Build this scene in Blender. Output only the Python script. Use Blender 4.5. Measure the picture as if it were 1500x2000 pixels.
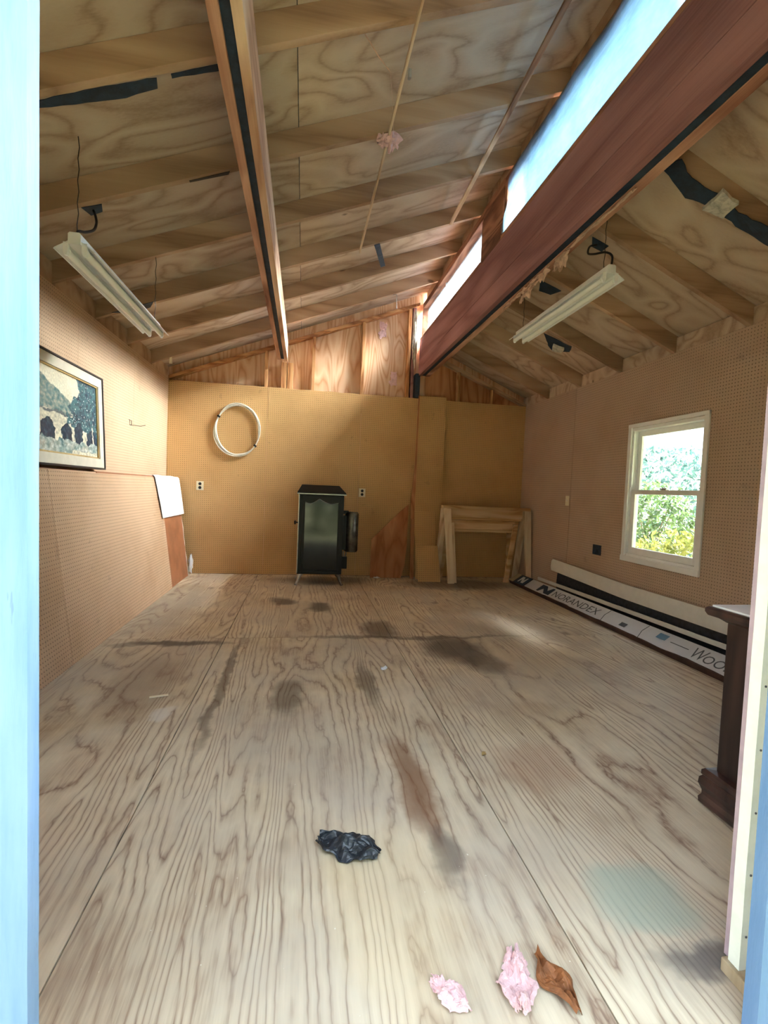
import bpy, bmesh, math, random
from mathutils import Vector, Matrix, noise
random.seed(7)
for o in list(bpy.data.objects): bpy.data.objects.remove(o)
SC = bpy.context.scene
COL = SC.collection
# ---------------------------------------------------------------- camera
CAM_Z = 1.1651
YAW, PIT, ROL, FPX = 0.1678, 0.0441, 0.0429, 939.83
cam_d = bpy.data.cameras.new('camera'); cam = bpy.data.objects.new('camera', cam_d); COL.objects.link(cam)
cam_d.sensor_fit = 'VERTICAL'; cam_d.sensor_height = 24.0; cam_d.lens = 24.0 * FPX / 2000.0
cam_d.clip_start = 0.02; cam_d.clip_end = 300
_f = Vector((math.sin(YAW) * math.cos(PIT), math.cos(YAW) * math.cos(PIT), -math.sin(PIT)))
_r = Vector((math.cos(YAW), -math.sin(YAW), 0)); _u = _r.cross(_f)
_r2 = math.cos(ROL) * _r + math.sin(ROL) * _u; _u2 = -math.sin(ROL) * _r + math.cos(ROL) * _u
M = Matrix((( _r2.x, _u2.x, -_f.x, 0), (_r2.y, _u2.y, -_f.y, 0), (_r2.z, _u2.z, -_f.z, CAM_Z), (0, 0, 0, 1)))
cam.matrix_world = M
SC.camera = cam
# ---------------------------------------------------------------- world, light, exposure
W = bpy.data.worlds.new('sky'); SC.world = W; W.use_nodes = True
wn = W.node_tree.nodes; wl = W.node_tree.links; wn.clear()
wo = wn.new('ShaderNodeOutputWorld'); wb = wn.new('ShaderNodeBackground')
wtc = wn.new('ShaderNodeTexCoord'); wsx = wn.new('ShaderNodeSeparateXYZ'); wr = wn.new('ShaderNodeValToRGB')
wl.new(wtc.outputs['Generated'], wsx.inputs[0]); wl.new(wsx.outputs['Z'], wr.inputs[0])
wr.color_ramp.elements[0].position = 0.0; wr.color_ramp.elements[0].color = (0.95, 0.97, 1.0, 1)
wr.color_ramp.elements[1].position = 1.0; wr.color_ramp.elements[1].color = (0.62, 0.80, 1.0, 1)
wl.new(wr.outputs[0], wb.inputs[0]); wb.inputs[1].default_value = 1.7
wl.new(wb.outputs[0], wo.inputs[0])
sun_d = bpy.data.lights.new('sun', 'SUN'); sun = bpy.data.objects.new('sun', sun_d); COL.objects.link(sun)
sun_d.energy = 46.0; sun_d.angle = math.radians(50); sun_d.color = (1.0, 0.96, 0.90)
sun.rotation_euler = Vector((-0.86, 0.04, -0.50)).to_track_quat('-Z', 'Y').to_euler()   # hazy sun, high over the clerestory side
def portal(name, loc, direction, sx, sy):
    d = bpy.data.lights.new(name, 'AREA'); o = bpy.data.objects.new(name, d); COL.objects.link(o)
    d.shape = 'RECTANGLE'; d.size = sx; d.size_y = sy; d.cycles.is_portal = True
    o.location = loc; o.rotation_euler = Vector(direction).to_track_quat('-Z', 'Z').to_euler()
portal('portal_window', (3.22, 3.73, 1.25), (-1, 0, 0), 1.0, 1.4)
portal('portal_clerestory', (1.66, 3.7, 3.45), (-1, 0, 0), 5.4, 0.5)
portal('portal_door', (0.35, 0.78, 1.05), (0, 1, 0), 1.6, 2.9)
SC.view_settings.view_transform = 'Standard'; SC.view_settings.look = 'None'
SC.view_settings.gamma = 1.0; SC.view_settings.use_curve_mapping = False
SC.view_settings.exposure = 1.97
SC.cycles.max_bounces = 6; SC.cycles.diffuse_bounces = 4; SC.cycles.glossy_bounces = 3; SC.cycles.transparent_max_bounces = 8
SC.cycles.adaptive_threshold = 0.18; SC.cycles.caustics_reflective = False; SC.cycles.caustics_refractive = False
SC.cycles.sample_clamp_indirect = 8.0
# ---------------------------------------------------------------- mesh helpers
class MB:
    def __init__(s): s.v = []; s.f = []
    def add(s, vs, fs):
        n = len(s.v); s.v += [Vector(v) for v in vs]; s.f += [[i + n for i in f] for f in fs]; return s
    def hexa(s, p):   # 8 points: bottom ring 0-3, top ring 4-7
        return s.add(p, [(3, 2, 1, 0), (4, 5, 6, 7), (0, 1, 5, 4), (1, 2, 6, 5), (2, 3, 7, 6), (3, 0, 4, 7)])
    def box(s, x0, x1, y0, y1, z0, z1):
        return s.hexa([(x0, y0, z0), (x1, y0, z0), (x1, y1, z0), (x0, y1, z0), (x0, y0, z1), (x1, y0, z1), (x1, y1, z1), (x0, y1, z1)])
    def bar(s, a, b, w, h, up=(0, 0, 1)):   # beam from a to b, width w sideways, h along up
        a = Vector(a); b = Vector(b); d = (b - a).normalized(); up = Vector(up)
        sd = d.cross(up).normalized(); up = sd.cross(d).normalized()
        q = [(-1, -1), (1, -1), (1, 1), (-1, 1)]
        return s.hexa([a + sd * (w / 2 * i) + up * (h / 2 * j) for i, j in q] + [b + sd * (w / 2 * i) + up * (h / 2 * j) for i, j in q])
    def prism(s, poly, ext):
        e = Vector(ext); n = len(poly); P = [Vector(p) for p in poly]
        return s.add(P + [p + e for p in P], [list(range(n))[::-1], [i + n for i in range(n)]] + [[i, (i + 1) % n, (i + 1) % n + n, i + n] for i in range(n)])
    def tube(s, pts, r, n=8, cap=True, closed=False):
        P = [Vector(p) for p in pts]; m = len(P); base = len(s.v); prev = None
        for i in range(m):
            if closed: t = (P[(i + 1) % m] - P[i - 1]).normalized()
            else: t = (P[min(i + 1, m - 1)] - P[max(i - 1, 0)]).normalized()
            if prev is None:
                a = Vector((0, 0, 1)) if abs(t.z) < 0.9 else Vector((1, 0, 0)); u = t.cross(a).normalized()
            else: u = (prev - t * prev.dot(t)).normalized()
            prev = u; w = t.cross(u); rr = r[i] if isinstance(r, (list, tuple)) else r
            for k in range(n):
                a = 2 * math.pi * k / n; s.v.append(P[i] + u * (rr * math.cos(a)) + w * (rr * math.sin(a)))
        rng = range(m if closed else m - 1)
        for i in rng:
            for k in range(n):
                j = (i + 1) % m
                s.f.append([base + i * n + k, base + i * n + (k + 1) % n, base + j * n + (k + 1) % n, base + j * n + k])
        if cap and not closed:
            s.f.append([base + k for k in range(n)][::-1]); s.f.append([base + (m - 1) * n + k for k in range(n)])
        return s
    def sheet(s, fn, nu, nv, th=0.0):   # fn(u,v)->point ; thickness along the local normal
        g = [[Vector(fn(i / nu, j / nv)) for j in range(nv + 1)] for i in range(nu + 1)]
        vs = []; b = len(s.v)
        for i in range(nu + 1):
            for j in range(nv + 1): vs.append(g[i][j])
        N = len(vs); idx = lambda i, j: b + i * (nv + 1) + j
        nv_ = []
        if th:
            for i in range(nu + 1):
                for j in range(nv + 1):
                    du = g[min(i + 1, nu)][j] - g[max(i - 1, 0)][j]; dv = g[i][min(j + 1, nv)] - g[i][max(j - 1, 0)]
                    nrm = du.cross(dv); nrm = nrm.normalized() if nrm.length > 1e-9 else Vector((0, 0, 1))
                    nv_.append(g[i][j] - nrm * th)
        s.v += vs + nv_
        for i in range(nu):
            for j in range(nv):
                s.f.append([idx(i, j), idx(i + 1, j), idx(i + 1, j + 1), idx(i, j + 1)])
                if th: s.f.append([idx(i, j) + N, idx(i, j + 1) + N, idx(i + 1, j + 1) + N, idx(i + 1, j) + N])
        if th:
            ring = [(i, 0) for i in range(nu)] + [(nu, j) for j in range(nv)] + [(i, nv) for i in range(nu, 0, -1)] + [(0, j) for j in range(nv, 0, -1)]
            for k in range(len(ring)):
                a = idx(*ring[k]); c = idx(*ring[(k + 1) % len(ring)]); s.f.append([a, a + N, c + N, c])
        return s
def root_loc(o):
    return o.matrix_world_loc if hasattr(o, 'matrix_world_loc') else None
BASE = {}
def make(name, mb, mat, parent=None, bevel=0.0, smooth=False, origin=None):
    me = bpy.data.meshes.new(name)
    off = Vector((0, 0, 0))
    if parent is not None: off = BASE.get(parent.name, Vector((0, 0, 0)))
    elif origin is not None: off = Vector(origin)
    me.from_pydata([tuple(v - off) for v in mb.v], [], mb.f)
    bm = bmesh.new(); bm.from_mesh(me)
    bmesh.ops.recalc_face_normals(bm, faces=bm.faces)
    if bevel:
        es = [e for e in bm.edges if len(e.link_faces) == 2 and e.calc_face_angle(0) > 0.5]
        bmesh.ops.bevel(bm, geom=es, offset=bevel, segments=2, affect='EDGES', profile=0.6)
    if smooth:
        for f in bm.faces: f.smooth = True
        for e in bm.edges:
            if len(e.link_faces) == 2 and e.calc_face_angle(0) > 0.7: e.smooth = False
    bm.to_mesh(me); bm.free()
    if mat: me.materials.append(mat)
    o = bpy.data.objects.new(name, me); COL.objects.link(o)
    if parent is not None: o.parent = parent; BASE[o.name] = off
    else: o.location = off; BASE[o.name] = off
    return o
def thing(name, label, cat, loc, group=None):
    o = bpy.data.objects.new(name, None); COL.objects.link(o); o.location = loc; o.empty_display_size = 0.1
    o['label'] = label; o['category'] = cat; BASE[o.name] = Vector(loc)
    if group: o['group'] = group
    return o
def single(name, mb, mat, label, cat, loc, group=None, **k):
    o = make(name, mb, mat, origin=loc, **k); o['label'] = label; o['category'] = cat
    if group: o['group'] = group
    return o
def structure(name, mb, mat, label=None, **k):
    if mb is None:
        o = bpy.data.objects.new(name, None); COL.objects.link(o); BASE[o.name] = Vector((0, 0, 0))
    else: o = make(name, mb, mat, **k)
    o['kind'] = 'structure'
    if label: o['label'] = label
    return o
def fbm(x, y, z=0.0):
    return noise.noise(Vector((x, y, z))) + 0.5 * noise.noise(Vector((2.1 * x, 2.1 * y, 2.1 * z + 7)))
# ---------------------------------------------------------------- materials
def S(r, g, b):
    c = lambda v: v / 255 / 12.92 if v / 255 <= 0.04045 else ((v / 255 + 0.055) / 1.055) ** 2.4
    return (c(r), c(g), c(b), 1.0)
class NT:
    def __init__(s, name):
        s.m = bpy.data.materials.new(name); s.m.use_nodes = True
        s.t = s.m.node_tree; s.n = s.t.nodes; s.l = s.t.links; s.n.clear()
        s.out = s.n.new('ShaderNodeOutputMaterial'); s.b = s.n.new('ShaderNodeBsdfPrincipled'); s.l.new(s.b.outputs[0], s.out.inputs[0])
        s.tc = s.n.new('ShaderNodeTexCoord')
    def put(s, sock, val):
        if hasattr(val, 'links') or isinstance(val, bpy.types.NodeSocket): s.l.new(val, sock)
        else: sock.default_value = val
    def math(s, op, a, b=None, c=None, clamp=False):
        n = s.n.new('ShaderNodeMath'); n.operation = op; n.use_clamp = clamp; s.put(n.inputs[0], a)
        if b is not None: s.put(n.inputs[1], b)
        if c is not None: s.put(n.inputs[2], c)
        return n.outputs[0]
    def vmath(s, op, a, b):
        n = s.n.new('ShaderNodeVectorMath'); n.operation = op; s.put(n.inputs[0], a); s.put(n.inputs[1], b); return n.outputs[0]
    def scale(s, v, xyz): return s.vmath('MULTIPLY', v, xyz)
    def noise(s, v, sc, det=3, rough=0.5, dist=0.0, col=False):
        n = s.n.new('ShaderNodeTexNoise'); s.l.new(v, n.inputs['Vector']); n.inputs['Scale'].default_value = sc
        n.inputs['Detail'].default_value = det; n.inputs['Roughness'].default_value = rough; n.inputs['Distortion'].default_value = dist
        return n.outputs['Color' if col else 'Fac']
    def ramp(s, f, stops):
        n = s.n.new('ShaderNodeValToRGB'); s.l.new(f, n.inputs[0]); cr = n.color_ramp
        while len(cr.elements) > 2: cr.elements.remove(cr.elements[-1])
        cr.elements[0].position = stops[0][0]; cr.elements[0].color = stops[0][1]
        cr.elements[1].position = stops[-1][0]; cr.elements[1].color = stops[-1][1]
        for p, c in stops[1:-1]: e = cr.elements.new(p); e.color = c
        return n.outputs[0]
    def mix(s, f, a, b, mode='MIX'):
        n = s.n.new('ShaderNodeMix'); n.data_type = 'RGBA'; n.blend_type = mode; n.clamp_factor = True
        s.put(n.inputs[0], f); s.put(n.inputs[6], a); s.put(n.inputs[7], b); return n.outputs[2]
    def rng(s, v, a, b, c=0.0, d=1.0):
        n = s.n.new('ShaderNodeMapRange'); s.put(n.inputs[0], v); n.inputs[1].default_value = a; n.inputs[2].default_value = b
        n.inputs[3].default_value = c; n.inputs[4].default_value = d; n.interpolation_type = 'SMOOTHSTEP'; return n.outputs[0]
    def xyz(s, v):
        n = s.n.new('ShaderNodeSeparateXYZ'); s.l.new(v, n.inputs[0]); return n.outputs
    def bump(s, h, st, dist=0.01):
        n = s.n.new('ShaderNodeBump'); n.inputs['Strength'].default_value = st; n.inputs['Distance'].default_value = dist
        s.l.new(h, n.inputs['Height']); s.l.new(n.outputs[0], s.b.inputs['Normal'])
    def rand(s):
        n = s.n.new('ShaderNodeObjectInfo'); return n.outputs['Random']
    def offset_coord(s, k=37.0):
        r = s.rand(); c = s.n.new('ShaderNodeCombineXYZ')
        s.l.new(s.math('MULTIPLY', r, k), c.inputs[0]); s.l.new(s.math('MULTIPLY', r, k * 1.7), c.inputs[1]); s.l.new(s.math('MULTIPLY', r, k * 0.6), c.inputs[2])
        return s.vmath('ADD', s.tc.outputs['Object'], c.outputs[0])
    def fin(s, col, rough=0.7, metal=0.0, spec=0.5):
        s.put(s.b.inputs['Base Color'], col); s.put(s.b.inputs['Roughness'], rough); s.b.inputs['Metallic'].default_value = metal
        s.b.inputs['Specular IOR Level'].default_value = spec; return s.m
def wood(name, light, mid, dark, grain='x', rings=9.0, field=0.55, knots=0.5, rough=0.8, vary=0.25, dirt=0.25, spec=0.25):
    k = NT(name); v = k.offset_coord()
    st = {'x': (0.16, 1, 1), 'y': (1, 0.16, 1), 'z': (1, 1, 0.16)}[grain]
    vs = k.scale(v, st)
    warp = k.noise(v, 1.3, 2, 0.5)
    fld = k.noise(vs, 1.0 / field * 1.6, 1.5, 0.45, 0.6)
    fld = k.math('ADD', fld, k.math('MULTIPLY', warp, 0.10))
    ring = k.math('PINGPONG', k.math('MULTIPLY', fld, rings * 2.0), 1.0)
    fib = k.noise(k.scale(v, tuple(3 if a < 1 else 90 for a in st)), 1.0, 2, 0.6)
    t = k.math('ADD', k.math('MULTIPLY', ring, 0.72), k.math('MULTIPLY', fib, 0.38))
    col = k.ramp(t, [(0.12, dark), (0.42, mid), (0.85, light)])
    if knots:
        vo = k.n.new('ShaderNodeTexVoronoi'); vo.inputs['Scale'].default_value = 2.6
        sk = tuple(0.6 if a < 1 else 1 for a in st)
        k.l.new(k.scale(k.vmath('ADD', v, k.scale(k.noise(v, 6, 2, 0.5, 0, True), (0.05, 0.05, 0.05))), sk), vo.inputs['Vector'])
        kn = k.rng(vo.outputs['Distance'], 0.03, 0.075, knots, 0.0)
        col = k.mix(kn, col, tuple(c * 0.35 for c in dark[:3]) + (1,))
    big = warp
    col = k.mix(k.rng(big, 0.42, 0.72, 0, dirt), col, tuple(c * 0.62 for c in mid[:3]) + (1,))
    br = k.math('ADD', k.math('MULTIPLY', k.rand(), vary), 1 - vary / 2)
    cb = k.n.new('ShaderNodeCombineXYZ')
    for i in range(3): k.l.new(br, cb.inputs[i])
    col = k.mix(1.0, col, cb.outputs[0], 'MULTIPLY')
    return k.fin(col, rough, 0, spec)
def pegboard(name, base, axes, dust=(0, 0), holes=True, vary=0.08, soil=0.25):
    k = NT(name); o = k.tc.outputs['Object']; x = k.xyz(o); ia = {'x': 0, 'y': 1, 'z': 2}
    a, b = x[ia[axes[0]]], x[ia[axes[1]]]
    P = 0.0254
    fa = k.math('SUBTRACT', k.math('FRACT', k.math('DIVIDE', k.math('ADD', a, 20.0), P)), 0.5)
    fb = k.math('SUBTRACT', k.math('FRACT', k.math('DIVIDE', k.math('ADD', b, 20.0), P)), 0.5)
    d = k.math('SQRT', k.math('ADD', k.math('MULTIPLY', fa, fa), k.math('MULTIPLY', fb, fb)))
    hole = k.rng(d, 0.13, 0.19, 1.0, 0.0)
    n1 = k.noise(o, 1.6, 4, 0.6); n2 = k.noise(o, 60, 2, 0.6)
    dk = tuple(c * f for c, f in zip(base[:3], (0.74, 0.68, 0.60))) + (1,)
    col = k.mix(k.rng(n1, 0.40, 0.75, 0, soil * 2), base, dk)
    col = k.mix(k.math('MULTIPLY', n2, 0.25), col, dk)
    spots = k.rng(k.noise(o, 9, 2, 0.5), 0.70, 0.76, 0, 0.35)
    col = k.mix(spots, col, tuple(c * 0.55 for c in base[:3]) + (1,))
    col = k.mix(k.math('MULTIPLY', hole, 0.80), col, tuple(c * 0.16 for c in base[:3]) + (1,))
    k.bump(k.math('SUBTRACT', 1.0, hole), 0.5, 0.004)
    return k.fin(col, 0.62, 0, 0.3)
def plain(name, c, rough=0.6, metal=0.0, spec=0.5, var=0.12, sc=14.0, bump=0.0):
    k = NT(name); n = k.noise(k.tc.outputs['Object'], sc, 4, 0.6)
    col = k.mix(k.rng(n, 0.35, 0.7, 0, 1), c, tuple(v * (1 - var) for v in c[:3]) + (1,))
    if bump: k.bump(n, bump, 0.01)
    return k.fin(col, rough, metal, spec)

m_roof_ply = wood('roof_plywood', S(206, 186, 166), S(194, 170, 148), S(164, 138, 116), 'x', 6, 0.5, 0.8)
m_rafter = wood('rafter_pine', S(196, 166, 140), S(178, 146, 120), S(148, 116, 94), 'x', 3, 0.4, 0.8, dirt=0.5)
m_beam = wood('beam_pine', S(176, 134, 132), S(158, 114, 114), S(128, 88, 88), 'y', 2, 0.5, 0.35, dirt=0.3)
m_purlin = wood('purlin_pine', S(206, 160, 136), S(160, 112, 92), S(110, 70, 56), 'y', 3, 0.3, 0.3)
m_gable = wood('gable_plywood', S(240, 206, 174), S(230, 186, 150), S(206, 150, 112), 'z', 9, 0.35, 0.55, dirt=0.15)
m_stud = wood('stud_pine', S(222, 176, 128), S(196, 140, 92), S(140, 84, 52), 'z', 4, 0.2, 0.4)
m_plate = wood('plate_pine', S(206, 158, 112), S(176, 124, 82), S(120, 76, 48), 'x', 4, 0.2, 0.4)
m_horse = wood('sawhorse_pine', S(234, 204, 162), S(218, 178, 130), S(184, 134, 88), 'x', 3, 0.3, 0.5)
m_horse_leg = wood('sawhorse_leg_pine', S(246, 228, 202), S(230, 202, 168), S(188, 148, 110), 'z', 3, 0.2, 0.5)  # leg pine lightened to imitate the bright light falling on it
m_offcut = wood('offcut_plywood', S(206, 152, 112), S(190, 130, 90), S(160, 100, 66), 'z', 4, 0.3, 0.6, dirt=0.5)
m_pale = wood('pale_pine', S(240, 220, 194), S(224, 196, 166), S(196, 160, 128), 'y', 3, 0.3, 0.2, vary=0.05)
m_lit_edge = wood('purlin_lit_edge_pine', S(232, 200, 172), S(206, 164, 136), S(168, 124, 100), 'y', 3, 0.3, 0.2, vary=0.05)  # paler pine stands in for the light on the purlin's side face
m_lath = wood('lath_wood', S(216, 190, 160), S(160, 122, 96), S(96, 66, 52), 'y', 3, 0.2, 0.2)
m_dresser = wood('dresser_wood', S(72, 50, 46), S(52, 36, 34), S(30, 22, 24), 'z', 4, 0.3, 0.1, 0.35, spec=0.5)
m_peg_b = pegboard('pegboard_back', S(218, 178, 124), 'xz')
m_peg_l = pegboard('pegboard_side', S(206, 176, 148), 'yz')
m_peg_r = pegboard('pegboard_window_side', S(198, 174, 154), 'yz')
m_peg_lean = pegboard('pegboard_leaning', S(214, 180, 150), 'yz', soil=0.35)
m_hard = plain('brown_hardboard', S(168, 108, 72), 0.55, var=0.25, sc=5)
m_white = plain('white_enamel', S(246, 247, 250), 0.35, var=0.05)
m_paper = plain('white_paper', S(240, 240, 244), 0.8, var=0.04)
m_vinyl = plain('white_vinyl', S(226, 226, 222), 0.45, var=0.06)
m_tube = plain('tube_glass', S(250, 250, 248), 0.25, var=0.02)
m_black = plain('black_rubber', S(22, 22, 24), 0.5, var=0.2)
m_slate = plain('dark_tar_paper', S(36, 54, 74), 0.7, var=0.5, sc=20, bump=0.4)
m_castiron = plain('stove_black', S(18, 19, 18), 0.42, 0.0, 0.35, var=0.25, sc=8)
m_glass_blk = plain('stove_glass', S(16, 20, 14), 0.10, 0.0, 0.6, var=0.1)
m_steel = plain('dull_steel', S(176, 176, 172), 0.35, 0.9, var=0.25, sc=18)
m_tank = plain('tank_steel', S(128, 126, 116), 0.38, 0.85, var=0.55, sc=12)
m_pink = plain('pink_insulation', S(238, 198, 200), 0.95, var=0.15, sc=40, bump=0.6)
m_kraft = plain('kraft_paper', S(232, 196, 172), 0.85, var=0.35, sc=18, bump=0.3)
m_leaf_brown = plain('dry_leaf', S(152, 94, 52), 0.7, var=0.4, sc=30)
m_crow = plain('black_plastic', S(52, 58, 66), 0.32, var=0.6, sc=30)
m_wire = plain('white_wire', S(226, 222, 208), 0.45, var=0.15)
m_ivory = plain('ivory_plastic', S(238, 230, 204), 0.4, var=0.03)
m_navy = plain('navy_print', S(32, 58, 84), 0.6, var=0.2)
m_grey_ink = plain('grey_ink', S(84, 88, 96), 0.7, var=0.1)
m_card = plain('dark_cardboard', S(74, 50, 42), 0.75, var=0.4, sc=8)
m_frame_dark = plain('frame_dark', S(52, 44, 42), 0.5, var=0.2)
m_linen = plain('frame_liner', S(216, 208, 190), 0.8, var=0.08)
m_gold = plain('frame_fillet', S(206, 176, 120), 0.4, 0.3, var=0.2)
m_foam = plain('foam_chunks', S(206, 200, 188), 0.9, var=0.4, sc=30, bump=0.8)
def blue_paint():
    k = NT('blue_paint'); o = k.tc.outputs['Object']
    s1 = k.noise(k.scale(o, (14, 14, 1.6)), 1.0, 4, 0.65); s2 = k.noise(k.scale(o, (60, 60, 9)), 1.0, 3, 0.6)
    col = k.mix(k.rng(s1, 0.3, 0.7), S(114, 146, 188), S(94, 130, 176))
    col = k.mix(k.rng(s2, 0.68, 0.74, 0, 0.6), col, S(84, 110, 130))
    chip = k.rng(k.noise(o, 5.0, 3, 0.55), 0.70, 0.72)
    col = k.mix(chip, col, S(186, 168, 142))
    k.bump(s2, 0.4, 0.004)
    return k.fin(col, 0.55)
m_blue = blue_paint()
def floor_mat():
    k = NT('floor_plywood'); w = k.tc.outputs['Object']; v = k.offset_coord(23)
    vs = k.scale(v, (1, 0.05, 1))
    warp = k.noise(v, 1.1, 2, 0.5)
    fld = k.math('ADD', k.noise(vs, 2.4, 1.5, 0.45, 0.8), k.math('MULTIPLY', warp, 0.16))
    fib = k.noise(k.scale(v, (110, 5, 1)), 1.0, 2, 0.65)
    rough_ = k.noise(k.scale(v, (26, 9, 1)), 1.0, 2, 0.6)
    ring = k.math('PINGPONG', k.math('ADD', k.math('MULTIPLY', fld, 58.0), k.math('MULTIPLY', rough_, 1.3)), 1.0)
    ring = k.math('POWER', ring, 0.45)
    patchy = k.noise(v, 2.6, 3, 0.6); faint = k.rng(patchy, 0.3, 0.6, 0.2, 1.0)
    ring = k.math('ADD', k.math('MULTIPLY', ring, faint), k.math('MULTIPLY', k.math('SUBTRACT', 1.0, faint), 0.78))
    t = k.math('ADD', k.math('MULTIPLY', ring, 0.66), k.math('MULTIPLY', fib, 0.46))
    t = k.math('ADD', t, k.math('MULTIPLY', k.math('SUBTRACT', patchy, 0.5), 0.9))
    col = k.ramp(t, [(0.20, S(98, 72, 60)), (0.44, S(160, 134, 112)), (0.68, S(208, 192, 166)), (1.0, S(226, 212, 186))])
    # warm, less weathered wood
    warm = k.noise(w, 1.0, 3, 0.5)
    col = k.mix(k.rng(warm, 0.5, 0.72, 0, 0.6), col, k.mix(t, S(150, 116, 84), S(222, 200, 154)))
    # grey film of dust
    col = k.mix(k.rng(k.noise(w, 0.8, 3, 0.65), 0.40, 0.66, 0, 0.6), col, S(190, 180, 166))
    # knots
    vo = k.n.new('ShaderNodeTexVoronoi'); vo.inputs['Scale'].default_value = 1.9
    k.l.new(k.vmath('ADD', k.scale(v, (1, 0.8, 1)), k.scale(k.noise(v, 5, 2, 0.5, 0, True), (0.09, 0.09, 0))), vo.inputs['Vector'])
    col = k.mix(k.rng(vo.outputs['Distance'], 0.02, 0.11, 0.55, 0.0), col, S(104, 80, 64))
    # stains and broad darker patches with shapes of their own: x, y, rx, ry, colour, amount
    xs = k.xyz(k.vmath('ADD', w, k.scale(k.vmath('SUBTRACT', k.noise(w, 4.0, 4, 0.6, 0, True), (0.5, 0.5, 0.5)), (0.16, 0.34, 0.0))))
    st = [(-0.17, 4.95, .13, .18, S(58, 50, 44), .75), (0.2, 4.72, .12, .2, S(58, 50, 44), .75), (0.66, 3.95, .16, .3, S(66, 54, 46), .7),
          (1.16, 3.45, .26, .34, S(70, 62, 58), .8), (1.28, 3.1, .16, .2, S(64, 58, 56), .6), (-0.05, 2.7, .10, .26, S(70, 58, 48), .6),
          (0.42, 2.85, .06, .35, S(74, 60, 50), .6), (0.47, 1.85, .085, .36, S(122, 76, 44), .75), (0.50, 1.46, .06, .12, S(96, 84, 78), .7),
          (1.02, 1.24, .15, .13, S(168, 184, 168), .7), (1.10, 1.02, .16, .06, S(88, 84, 88), .75), (-0.9, 3.62, .42, .07, S(66, 58, 54), .8),
          (0.9, 3.72, .9, .05, S(88, 76, 66), .6), (-0.66, 2.52, .05, .08, S(228, 224, 216), .7), (-0.42, 2.9, .035, .9, S(92, 74, 60), .65),
          (-0.86, 2.9, .2, .5, S(132, 112, 96), .5), (2.0, 5.9, .8, .35, S(70, 60, 54), .7), (0.25, 6.1, .7, .3, S(78, 68, 60), .55), (-1.2, 4.9, .3, 1.2, S(110, 100, 92), .5),  # includes broad darker patches at sawhorses, stove and leaning sheets
          (1.05, 1.9, .18, .25, S(172, 124, 96), .35), (0.30, 1.3, .2, .35, S(228, 206, 162), .3)]
    for (x, y, rx, ry, c, am) in st:
        dx = k.math('DIVIDE', k.math('SUBTRACT', xs[0], x), rx); dy = k.math('DIVIDE', k.math('SUBTRACT', xs[1], y), ry)
        d = k.math('ADD', k.math('MULTIPLY', dx, dx), k.math('MULTIPLY', dy, dy))
        col = k.mix(k.rng(d, 0.1, 1.5, am, 0.0), col, c)
    specks = k.rng(k.noise(w, 70, 1, 0.5), 0.79, 0.82, 0, 0.8)
    col = k.mix(specks, col, S(236, 232, 222))
    k.bump(fib, 0.25, 0.003)
    return k.fin(col, 0.62, 0, 0.35)
m_floor = floor_mat()
def glass(name, rough=0.0, tint=(0.93, 0.97, 0.98, 1), haze=0.0):
    k = NT(name); k.n.remove(k.b)
    tr = k.n.new('ShaderNodeBsdfTransparent'); tr.inputs[0].default_value = tint
    gl = k.n.new('ShaderNodeBsdfGlossy'); gl.inputs['Roughness'].default_value = 0.03
    fr = k.n.new('ShaderNodeFresnel'); fr.inputs[0].default_value = 1.45
    ge = k.n.new('ShaderNodeNewGeometry'); fac = k.math('MULTIPLY', fr.outputs[0], k.math('SUBTRACT', 1.0, ge.outputs['Backfacing']))
    mx = k.n.new('ShaderNodeMixShader'); k.l.new(fac, mx.inputs[0]); k.l.new(tr.outputs[0], mx.inputs[1]); k.l.new(gl.outputs[0], mx.inputs[2])
    last = mx
    if haze:
        tl = k.n.new('ShaderNodeBsdfTranslucent'); tl.inputs[0].default_value = (0.30, 0.40, 0.50, 1)
        df = k.n.new('ShaderNodeBsdfDiffuse'); df.inputs[0].default_value = (0.5, 0.53, 0.57, 1)
        a = k.n.new('ShaderNodeMixShader'); a.inputs[0].default_value = 0.35; k.l.new(tl.outputs[0], a.inputs[1]); k.l.new(df.outputs[0], a.inputs[2])
        b = k.n.new('ShaderNodeMixShader'); nz = k.noise(k.scale(k.tc.outputs['Object'], (1, 1, 3)), 7, 4, 0.6)
        k.l.new(k.rng(nz, 0.3, 0.75, haze * 0.7, min(1, haze * 1.3)), b.inputs[0]); k.l.new(mx.outputs[0], b.inputs[1]); k.l.new(a.outputs[0], b.inputs[2]); last = b
    k.l.new(last.outputs[0], k.out.inputs[0]); return k.m
m_pane = glass('window_glass')
m_film = glass('cloudy_plastic', tint=(0.36, 0.46, 0.54, 1), haze=0.5)
m_dirtyglass = glass('grimy_glass', haze=0.12)
# ---------------------------------------------------------------- dimensions
XL, XR, YB, YF = -1.7115, 3.0709, 6.4593, 1.0
ZW = 2.44
RM, RC = 0.386, 2.46 + 0.386 * 1.705 + 0.03          # high roof, underside of the rafters: z = RC + RM x
LM, LC = -0.43, 2.437 + 0.43 * 3.089                 # low roof
zr = lambda x: RC + RM * x
zl = lambda x: LC + LM * x
RD = 0.145
RAFT = [1.50, 2.23, 2.95, 3.66, 4.36, 5.07, 5.80]
XB = 1.48
# ---------------------------------------------------------------- ground outside
def ground_mat():
    k = NT('lawn'); o = k.tc.outputs['Object']
    return k.fin(k.mix(k.noise(o, 3.0, 5, 0.6), S(112, 118, 84), S(166, 164, 124)), 0.9)
g = structure('ground', MB().box(-40, 60, -40, 50, -0.6, -0.42), ground_mat(), 'green lawn around the shed')
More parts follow.
